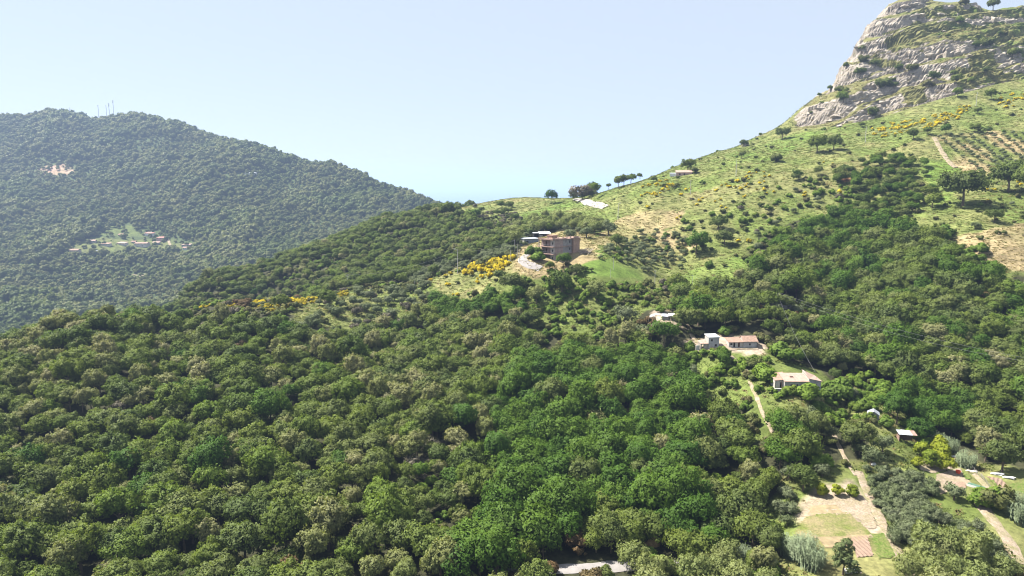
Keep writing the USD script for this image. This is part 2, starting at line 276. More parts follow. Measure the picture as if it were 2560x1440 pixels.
ground_mat = usdkit.material(stage, '/World/Looks/ground', {
    'col': ('attribute', {'attribute': 'ground_colour'}), 'rock': ('attribute', {'attribute': 'rockiness'}), 'geo': ('geometry', {}),
    'n1': ('noise_texture', {'scale': 0.9, 'detail': 6.0, 'roughness': 0.65}), 'r1': ('map_range', {'from_min': 0.3, 'from_max': 0.7, 'to_min': 0.62, 'to_max': 1.38}),
    'n3': ('noise_texture', {'scale': 0.16, 'detail': 4.0}), 'r3': ('map_range', {'from_min': 0.35, 'from_max': 0.65, 'to_min': 0.75, 'to_max': 1.25}),
    'm1': ('math', {'math_type': 'multiply'}),
    'cm': ('mix_color', {'blend_type': 'multiply', 'fac': 1.0}),
    'bed': ('mapping', {'scale': (0.4, 0.4, 1.7)}), 'n2': ('noise_texture', {'scale': 0.30, 'detail': 8.0, 'roughness': 0.7}), 'rr': ('rgb_ramp', {'ramp': [(0.28, (0.09, 0.073, 0.056)), (0.42, (0.225, 0.195, 0.16)), (0.60, (0.315, 0.28, 0.238)), (0.8, (0.28, 0.22, 0.155))]}),
    'mix': ('mix_color', {'blend_type': 'mix'}), 'th': ('map_range', {'from_min': 0.25, 'from_max': 0.5, 'clamp': True}),
    'nb': ('noise_texture', {'scale': 1.3, 'detail': 7.0, 'roughness': 0.7}), 'bump': ('bump', {'strength': 0.6, 'distance': 0.22}),
    'p': ('principled_bsdf', {'roughness': 0.95, 'specular_ior_level': 0.1})},
    [('geo.position', 'n1.vector'), ('geo.position', 'bed.vector'), ('bed.vector', 'n2.vector'), ('geo.position', 'n3.vector'), ('geo.position', 'nb.vector'), ('n1.fac', 'r1.value'), ('n3.fac', 'r3.value'), ('r1.result', 'm1.value1'), ('r3.result', 'm1.value2'),
     ('col.color', 'cm.a'), ('m1.value', 'cm.b'), ('n2.fac', 'rr.fac'), ('rock.fac', 'th.value'), ('th.result', 'mix.fac'), ('cm.result', 'mix.a'), ('rr.color', 'mix.b'), ('mix.result', 'p.base_color'), ('nb.fac', 'bump.height'), ('bump.normal', 'p.normal')], surface='p.BSDF')
keep_all = VERT[quads, 2].max(1) > SEA - 30
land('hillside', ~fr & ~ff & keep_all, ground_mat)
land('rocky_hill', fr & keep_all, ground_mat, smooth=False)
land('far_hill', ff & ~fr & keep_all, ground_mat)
sea_mat = usdkit.material(stage, '/World/Looks/sea', {'geo': ('geometry', {}), 'n': ('noise_texture', {'scale': 0.02, 'detail': 6.0}), 'b': ('bump', {'strength': 0.4, 'distance': 1.0}),
    'p': ('principled_bsdf', {'base_color': (0.02, 0.06, 0.10), 'roughness': 0.25})}, [('geo.position', 'n.vector'), ('n.fac', 'b.height'), ('b.normal', 'p.normal')], surface='p.BSDF')
S = 60000.0
tag(put('sea', (np.array([[-S, -2000, SEA], [S, -2000, SEA], [S, S, SEA], [-S, S, SEA]]), np.array([[0, 1, 2, 3]])), sea_mat), kind='structure')
hz = trimesh.creation.box((2 * S + 400, S + 2600, 246 - (SEA - 70))); hz.apply_translation((0, (S - 2000) / 2, (246 + SEA - 70) / 2))
haze_mat = usdkit.material(stage, '/World/Looks/haze_air', {'v': ('principled_volume', {'color': HAZE_COLOR, 'density': HAZE_DENSITY, 'anisotropy': 0.2})}, volume='v.volume')
tag(put('haze', hz, haze_mat), kind='stuff')

# ------------------------------------------------------------------ vegetation: materials and prototypes
def foliage(name, tones, translucent=0.25, rough=0.6, noise_scale=0.45, spread=(0.8, 1.22), drift=0.045, driftw=0.3):
    return usdkit.material(stage, f'/World/Looks/{name}', {
        'oi': ('object_info', {}), 'dr': ('noise_texture', {'scale': drift, 'detail': 2.0}), 'd1': ('map_range', {'from_min': 0.3, 'from_max': 0.7, 'to_min': 0.0, 'to_max': 1.0, 'clamp': True}), 'd2': ('mix_float', {'fac': driftw}), 'ramp': ('rgb_ramp', {'ramp': [(i / max(len(tones) - 1, 1), t) for i, t in enumerate(tones)]}),
        'tc': ('geometry', {}), 'n': ('noise_texture', {'scale': noise_scale, 'detail': 3.0}), 'mr': ('map_range', {'from_min': 0.3, 'from_max': 0.7, 'to_min': spread[0], 'to_max': spread[1]}),
        'isl': ('map_range', {'to_min': 0.82, 'to_max': 1.18}), 'mu': ('math', {'math_type': 'multiply'}),
        'mx': ('mix_color', {'blend_type': 'multiply', 'fac': 1.0}),
        'p': ('principled_bsdf', {'roughness': rough, 'specular_ior_level': 0.1}), 't': ('translucent_bsdf', {}), 'm': ('mix_closure', {'fac': translucent}),
        'tint': ('mix_color', {'blend_type': 'multiply', 'fac': 1.0, 'b': (1.3, 1.35, 0.6)})},
        [('oi.location', 'dr.vector'), ('dr.fac', 'd1.value'), ('oi.random', 'd2.a'), ('d1.result', 'd2.b'), ('d2.result', 'ramp.fac'), ('tc.position', 'n.vector'), ('n.fac', 'mr.value'), ('tc.random_per_island', 'isl.value'), ('mr.result', 'mu.value1'), ('isl.result', 'mu.value2'), ('ramp.color', 'mx.a'), ('mu.value', 'mx.b'), ('mx.result', 'p.base_color'),
         ('mx.result', 'tint.a'), ('tint.result', 't.color'), ('p.BSDF', 'm.closure1'), ('t.BSDF', 'm.closure2')], surface='m.closure')
def plain(name, color, rough=0.85, var=0.25, scale=2.0, spec=0.2, bump=0.0, metallic=0.0):
    n = {'g': ('geometry', {}), 'n': ('noise_texture', {'scale': scale, 'detail': 5.0, 'roughness': 0.6}), 'r': ('map_range', {'from_min': 0.3, 'from_max': 0.7, 'to_min': 1 - var, 'to_max': 1 + var}),
         'm': ('mix_color', {'blend_type': 'multiply', 'fac': 1.0, 'a': color}), 'p': ('principled_bsdf', {'roughness': rough, 'specular_ior_level': spec, 'metallic': metallic})}
    l = [('g.position', 'n.vector'), ('n.fac', 'r.value'), ('r.result', 'm.b'), ('m.result', 'p.base_color')]
    if bump:
        n['b'] = ('bump', {'strength': bump, 'distance': 0.1}); l += [('n.fac', 'b.height'), ('b.normal', 'p.normal')]
    return usdkit.material(stage, f'/World/Looks/{name}', n, l, surface='p.BSDF')
BARK = plain('bark', (0.11, 0.085, 0.06), 0.9, 0.3, 6.0)
PALE_BARK = plain('pale_bark', (0.30, 0.27, 0.23), 0.9, 0.2, 6.0)
MATS = {
    'oak_tree': foliage('oak_leaves', [(0.058, 0.093, 0.022), (0.094, 0.138, 0.026), (0.140, 0.178, 0.036), (0.086, 0.122, 0.034), (0.145, 0.172, 0.055), (0.122, 0.180, 0.028), (0.18, 0.19, 0.08)], 0.32),
    'acacia_tree': foliage('acacia_leaves', [(0.050, 0.105, 0.016), (0.068, 0.132, 0.017), (0.098, 0.165, 0.022), (0.055, 0.108, 0.022)], 0.33),
    'chestnut_tree': foliage('chestnut_leaves', [(0.21, 0.215, 0.09), (0.165, 0.19, 0.06), (0.26, 0.25, 0.125), (0.14, 0.175, 0.045)], 0.3),
    'olive_tree': foliage('olive_leaves', [(0.135, 0.162, 0.078), (0.160, 0.187, 0.10), (0.118, 0.148, 0.064), (0.18, 0.20, 0.12)], 0.15),
    'shrub': foliage('shrub_leaves', [(0.085, 0.100, 0.030), (0.120, 0.132, 0.042), (0.105, 0.135, 0.035), (0.145, 0.135, 0.055), (0.080, 0.095, 0.036)], 0.25),
    'bright_bush': foliage('bramble_leaves', [(0.12, 0.195, 0.028), (0.155, 0.23, 0.032), (0.10, 0.165, 0.028), (0.19, 0.235, 0.035)], 0.3),
    'broom_bush': foliage('broom_flowers', [(0.58, 0.45, 0.018), (0.66, 0.52, 0.025), (0.48, 0.39, 0.025), (0.28, 0.26, 0.035)], 0.2, spread=(0.6, 1.3)),
    'bare_bush': foliage('dry_twigs', [(0.135, 0.122, 0.085), (0.165, 0.145, 0.105), (0.115, 0.108, 0.075)], 0.1),
    'brown_bush': foliage('rusty_leaves', [(0.145, 0.095, 0.045), (0.13, 0.088, 0.042), (0.12, 0.10, 0.04)], 0.2),
    'poplar_tree': foliage('poplar_leaves', [(0.20, 0.225, 0.075), (0.175, 0.21, 0.07), (0.23, 0.245, 0.10)], 0.25),
    'citrus_tree': foliage('citrus_leaves', [(0.17, 0.22, 0.022), (0.24, 0.27, 0.022), (0.13, 0.185, 0.022)], 0.25),
    'cane_clump': foliage('cane_leaves', [(0.19, 0.24, 0.13), (0.22, 0.265, 0.16), (0.165, 0.215, 0.10)], 0.2),
    'pine_tree': foliage('pine_needles', [(0.095, 0.125, 0.045), (0.12, 0.15, 0.058)], 0.1),
    'far_bright': foliage('far_light_leaves', [(0.12, 0.15, 0.04), (0.15, 0.175, 0.055), (0.19, 0.195, 0.075), (0.11, 0.145, 0.035)], 0.25, drift=0.009, driftw=0.65),
    'far_tree': foliage('far_leaves', [(0.060, 0.088, 0.024), (0.085, 0.118, 0.030), (0.115, 0.145, 0.036), (0.17, 0.18, 0.065), (0.07, 0.10, 0.030), (0.125, 0.155, 0.042)], 0.25, drift=0.009, driftw=0.65),
}
def ico(r, sub=1):
    m = trimesh.creation.icosphere(sub, r); return np.array(m.vertices), np.array(m.faces)
def leaf_cards(c, out, size, rng, bend=0.6, stretch=1.35, up=0.0):
    """Small folded sprays of leaves at the points c, facing roughly outward."""
    n = len(c); nrm = out + bend * rng.normal(size=(n, 3)) * 0.8; nrm[:, 2] += up; nrm /= np.linalg.norm(nrm, axis=1, keepdims=True)
    t = np.cross(nrm, rng.normal(size=(n, 3))); t /= np.linalg.norm(t, axis=1, keepdims=True); b = np.cross(nrm, t)
    s = size * rng.uniform(0.6, 1.35, (n, 1)); fold = nrm * s * rng.uniform(-0.35, 0.1, (n, 1))
    q = np.stack([c - t * s * stretch, c - b * s * 0.75 + fold, c + t * s * stretch, c + b * s * 0.75 + fold], 1).reshape(-1, 3)
    k = np.arange(n)[:, None] * 4; f = np.concatenate([k + [0, 1, 2], k + [0, 2, 3]])
    sh = out * 0.9 + nrm * 0.55; sh /= np.linalg.norm(sh, axis=1, keepdims=True)
    return q, f, np.repeat(sh, 4, 0)
def crown(seed, R, base, top, blobs, blob_r, leaves, size, lower=0.35, core=0.72, bend=0.6, stretch=1.35, shape=1.0, up=0.0, loose=0.0):
    """A crown of overlapping boughs between base and top: (vertices, faces, normals, bough centres)."""
    rng = np.random.default_rng(seed); h = (top - base) / 2; mid = base + h
    d = rng.normal(size=(blobs * 3, 3)); d /= np.linalg.norm(d, axis=1, keepdims=True); d = d[d[:, 2] > -lower * 2 + 0.15][:blobs]
    rad = rng.uniform(0.55, 1.0, len(d)) ** 0.6
    wob = 1 + 0.20 * np.sin(np.arctan2(d[:, 1], d[:, 0]) * 2 + seed) + 0.13 * np.sin(np.arctan2(d[:, 1], d[:, 0]) * 5 + seed * 3) + 0.15 * rng.normal(size=len(d))
    la = rng.uniform(0, 6.283) + np.arange(3) * 2.1 + rng.normal(size=3) * 0.4; lobe = np.stack([np.cos(la), np.sin(la), rng.uniform(-0.5, 0.45, 3)], -1) * np.array([R, R, h]) * 0.42 * (blobs > 20)
    lr = rng.uniform(0.58, 0.82, 3) if blobs > 20 else np.ones(3); li = rng.integers(0, 3, len(d))
    C = d * np.array([R, R, h]) * (rad * wob * lr[li])[:, None] * 0.9 + lobe[li]; C[:, 2] += mid; C[:, 2] = np.maximum(C[:, 2], base + 0.2)
    if shape != 1.0: C[:, :2] *= (1 - shape * np.clip((C[:, 2] - base) / (top - base), 0, 1))[:, None]
    r = blob_r * rng.uniform(0.55, 1.35, len(C)); V, F, N, off = [], [], [], 0
    for c, q in zip(C, r):                                         # the dim inside of each bough
        v, f = ico(q * core, 0 if blobs > 24 else 1); n = v / np.linalg.norm(v, axis=1, keepdims=True); v = v * (1 + 0.18 * rng.normal(size=(len(v), 1)))
        v[:, 2] *= 0.85; V.append(v + c); F.append(f + off); N.append(n); off += len(v)
    which = rng.choice(len(C), leaves, p=r ** 2 / (r ** 2).sum())
    o = rng.normal(size=(leaves, 3)); o[:, 2] += 0.25; o /= np.linalg.norm(o, axis=1, keepdims=True)
    pos = C[which] + o * (r[which] * rng.uniform(0.8, 1.12, leaves))[:, None] * np.array([1, 1, 0.88])
    if loose:                                                      # sprays between the boughs
        n_ = int(leaves * loose); e = rng.normal(size=(n_, 3)); e[:, 2] = np.abs(e[:, 2]) * 1.1 - 0.35; e /= np.linalg.norm(e, axis=1, keepdims=True)
        ang = np.arctan2(e[:, 1], e[:, 0]); ww = 1 + 0.20 * np.sin(ang * 2 + seed) + 0.13 * np.sin(ang * 5 + seed * 3)
        lj = rng.integers(0, 3, n_); pos[:n_] = e * np.array([R, R, h]) * (ww * lr[lj] * rng.uniform(0.66, 1.02, n_))[:, None] + lobe[lj] + np.array([0, 0, mid]); o[:n_] = e; which[:n_] = -1
    inner = np.zeros(leaves, bool)
    for k, (c, q) in enumerate(zip(C, r)): inner |= (np.linalg.norm(pos - c, axis=1) < q * 0.72) & (which != k)
    pos, o = pos[~inner], o[~inner]
    whole = (pos - np.array([0, 0, mid - 0.3 * h])) / np.array([R, R, h]); whole /= np.linalg.norm(whole, axis=1, keepdims=True)
    o2 = o * 0.75 + whole * 0.45; o2 /= np.linalg.norm(o2, axis=1, keepdims=True)
    v, f, n = leaf_cards(pos, o2, size, rng, bend, stretch, up); V.append(v); F.append(f + off); N.append(n)
    return np.vstack(V), np.vstack(F), np.vstack(N), C
def limb(a, b, ra, rb, sides=6, bow=0.0, rng=None):
    a, b = np.array(a, float), np.array(b, float); seg = 3; ax = b - a; L = np.linalg.norm(ax); ax = ax / L
    s = np.cross(ax, [0.3, 1, 0.2]); s /= np.linalg.norm(s); t = np.cross(ax, s); side = s * bow * L
    ang = np.arange(sides) / sides * 2 * np.pi; rings = []
    for k in range(seg + 1):
        q = k / seg; c = a + (b - a) * q + side * math.sin(q * math.pi); r = ra + (rb - ra) * q
        rings.append(c + r * (np.cos(ang)[:, None] * s + np.sin(ang)[:, None] * t))
    v = np.vstack([*rings, a, b]); f = []
    for k in range(seg):
        for i in range(sides):
            j = (i + 1) % sides; p, q = k * sides, (k + 1) * sides; f += [[p + i, p + j, q + j], [p + i, q + j, q + i]]
    e = (seg + 1) * sides
    for i in range(sides):
        j = (i + 1) % sides; f += [[e, j, i], [e + 1, seg * sides + i, seg * sides + j]]
    return v, np.array(f)
def join(parts):
    V, F, o = [], [], 0
    for v, f in parts: V.append(v); F.append(np.asarray(f) + o); o += len(v)
    return np.vstack(V), np.vstack(F)
def trunk(seed, height, r, C, limbs=4):
    rng = np.random.default_rng(seed + 77); fork = height * rng.uniform(0.75, 1.0); top = np.array([rng.normal() * 0.15, rng.normal() * 0.15, fork])
    parts = [limb([0, 0, -0.8], top, r * 1.25, r * 0.75, 8, 0.03)]
    for k in rng.choice(len(C), min(limbs, len(C)), replace=False): parts.append(limb(top - [0, 0, 0.15], C[k], r * 0.6, r * 0.16, 5, rng.uniform(-0.1, 0.1)))
    return join(parts)
def mesh_n(path, v, f, n, mat):
    m = usdkit.mesh(stage, path, (v, f), mat)
    if n is not None:
        m.CreateNormalsAttr(Vt.Vec3fArray.FromNumpy(n.astype(np.float32))); m.SetNormalsInterpolation('vertex')
    return m
def cane(seed, R, H, n):
    rng = np.random.default_rng(seed); V, F, N, off = [], [], [], 0
    for k in range(n):
        a, q = rng.uniform(0, 2 * np.pi), R * np.sqrt(rng.uniform()); b = np.array([q * math.cos(a), q * math.sin(a), 0]); h = H * rng.uniform(0.65, 1.05) * (1 - 0.25 * (q / R) ** 2)
        lean = np.array([math.cos(a), math.sin(a), 0]) * h * rng.uniform(0.05, 0.22)
        for j in range(5):
            d = rng.normal(size=3); d[2] = abs(d[2]) * 0.4; d /= np.linalg.norm(d); st = b + lean * (0.3 + 0.16 * j) ** 1.5 + [0, 0, h * (0.30 + 0.17 * j)]
            side = np.cross(d, [0, 0, 1.0]); side /= np.linalg.norm(side); L = rng.uniform(0.5, 0.9); tip = st + d * L * [1, 1, 0.3] + [0, 0, 0.25]
            v = np.array([st - side * 0.05, st + side * 0.05, (st + tip) / 2 + side * 0.07 + [0, 0, 0.14], (st + tip) / 2 - side * 0.07 + [0, 0, 0.14], tip - [0, 0, 0.1]])
            f = np.array([[0, 1, 2], [0, 2, 3], [3, 2, 4]]); V.append(v); F.append(f + off); off += 5
            o = np.array([d[0] * 0.4, d[1] * 0.4, 0.8]); N.append(np.tile(o / np.linalg.norm(o), (5, 1)))
        v, f = limb(b - [0, 0, 0.3], b + lean + [0, 0, h], 0.05, 0.02, 3); V.append(v); F.append(f + off); off += len(v); N.append(np.tile([0, 0, 1.0], (len(v), 1)))
    return np.vstack(V), np.vstack(F), np.vstack(N)
PROTO = {}                       # kind -> list of (class path, crown mesh, crown radius, height)
def prototype(kind, seed, R, base, top, blobs, blob_r, leaves, size, trunk_r, limbs=4, bark=BARK, **k):
    v, f, n, C = crown(seed, R, base, top, blobs, blob_r, leaves, size, **k)
    i = len(PROTO.setdefault(kind, [])); path = f'/World/{kind}_model' + (f'_{i:03d}' if i else '')
    stage.CreateClassPrim(path)
    mesh_n(path + '/crown', v, f, n, MATS[kind])
    if trunk_r: usdkit.mesh(stage, path + '/trunk', trunk(seed, base + (top - base) * 0.3, trunk_r, C, limbs), bark)
    PROTO[kind].append((path, (v, f, n), R, top))
for s in range(5): prototype('oak_tree', 10 + s, 3.3 + 0.15 * s, 1.0, 6.6 + 0.5 * s, 54 + 3 * s, 0.70, 3600, 0.19, 0.22, core=0.55, bend=0.7, loose=0.42)
for s in range(4): prototype('acacia_tree', 20 + s, 3.8, 1.6, 7.8 + 0.5 * s, 52, 0.80, 3300, 0.21, 0.18, bend=0.8, up=0.5, core=0.45, loose=0.45)
for s in range(4): prototype('chestnut_tree', 30 + s, 2.9, 1.0, 7.2 + 0.5 * s, 56, 0.58, 3200, 0.17, 0.2, core=0.55, loose=0.3)
for s in range(3): prototype('olive_tree', 40 + s, 2.3, 0.7, 4.2 + 0.2 * s, 26, 0.68, 2200, 0.15, 0.2, bend=1.0, loose=0.35, core=0.5)
for s in range(3): prototype('poplar_tree', 50 + s, 3.0, 1.2, 8.3, 40, 0.85, 3200, 0.17, 0.16, bend=1.0, loose=0.45, core=0.5)
for s in range(3): prototype('shrub', 60 + s, 1.5, 0.0, 2.1, 9, 0.72, 750, 0.19, 0, lower=0.1)
for s in range(2): prototype('bright_bush', 65 + s, 2.0, 0.0, 2.4, 11, 0.8, 1000, 0.24, 0, lower=0.1, up=0.4)
for s in range(3): prototype('broom_bush', 70 + s, 1.1, 0.0, 1.7, 9, 0.55, 520, 0.16, 0, lower=0.1, bend=0.9)
for s in range(2): prototype('bare_bush', 75 + s, 1.7, 0.2, 2.6, 10, 0.8, 700, 0.15, 0.08, lower=0.2, core=0.35, bend=1.4, stretch=2.4)
for s in range(2): prototype('brown_bush', 78 + s, 2.2, 0.2, 3.2, 12, 0.9, 1000, 0.2, 0, lower=0.1)
for s in range(2): prototype('citrus_tree', 80 + s, 1.35, 0.5, 2.7, 9, 0.75, 900, 0.16, 0.09)
prototype('pine_tree', 84, 4.2, 0.2, 8.6, 70, 0.62, 3000, 0.17, 0.2, limbs=10, shape=0.8, bend=1.3, stretch=2.2, up=0.5, core=0.35)
for s in range(2):
    v, f, n = cane(90 + s, 2.0, 4.2, 150); path = '/World/cane_clump_model' + (f'_{s:03d}' if s else ''); stage.CreateClassPrim(path)
    mesh_n(path + '/leaves', v, f, n, MATS['cane_clump']); PROTO.setdefault('cane_clump', []).append((path, (v, f, n), 2.0, 4.2))
FAR = []
for s in range(5): FAR.append(crown(100 + s, 3.9, 0.2, 7.0 + 0.5 * s, 16, 1.5, 420, 0.55, core=0.85, loose=0.25)[:3])

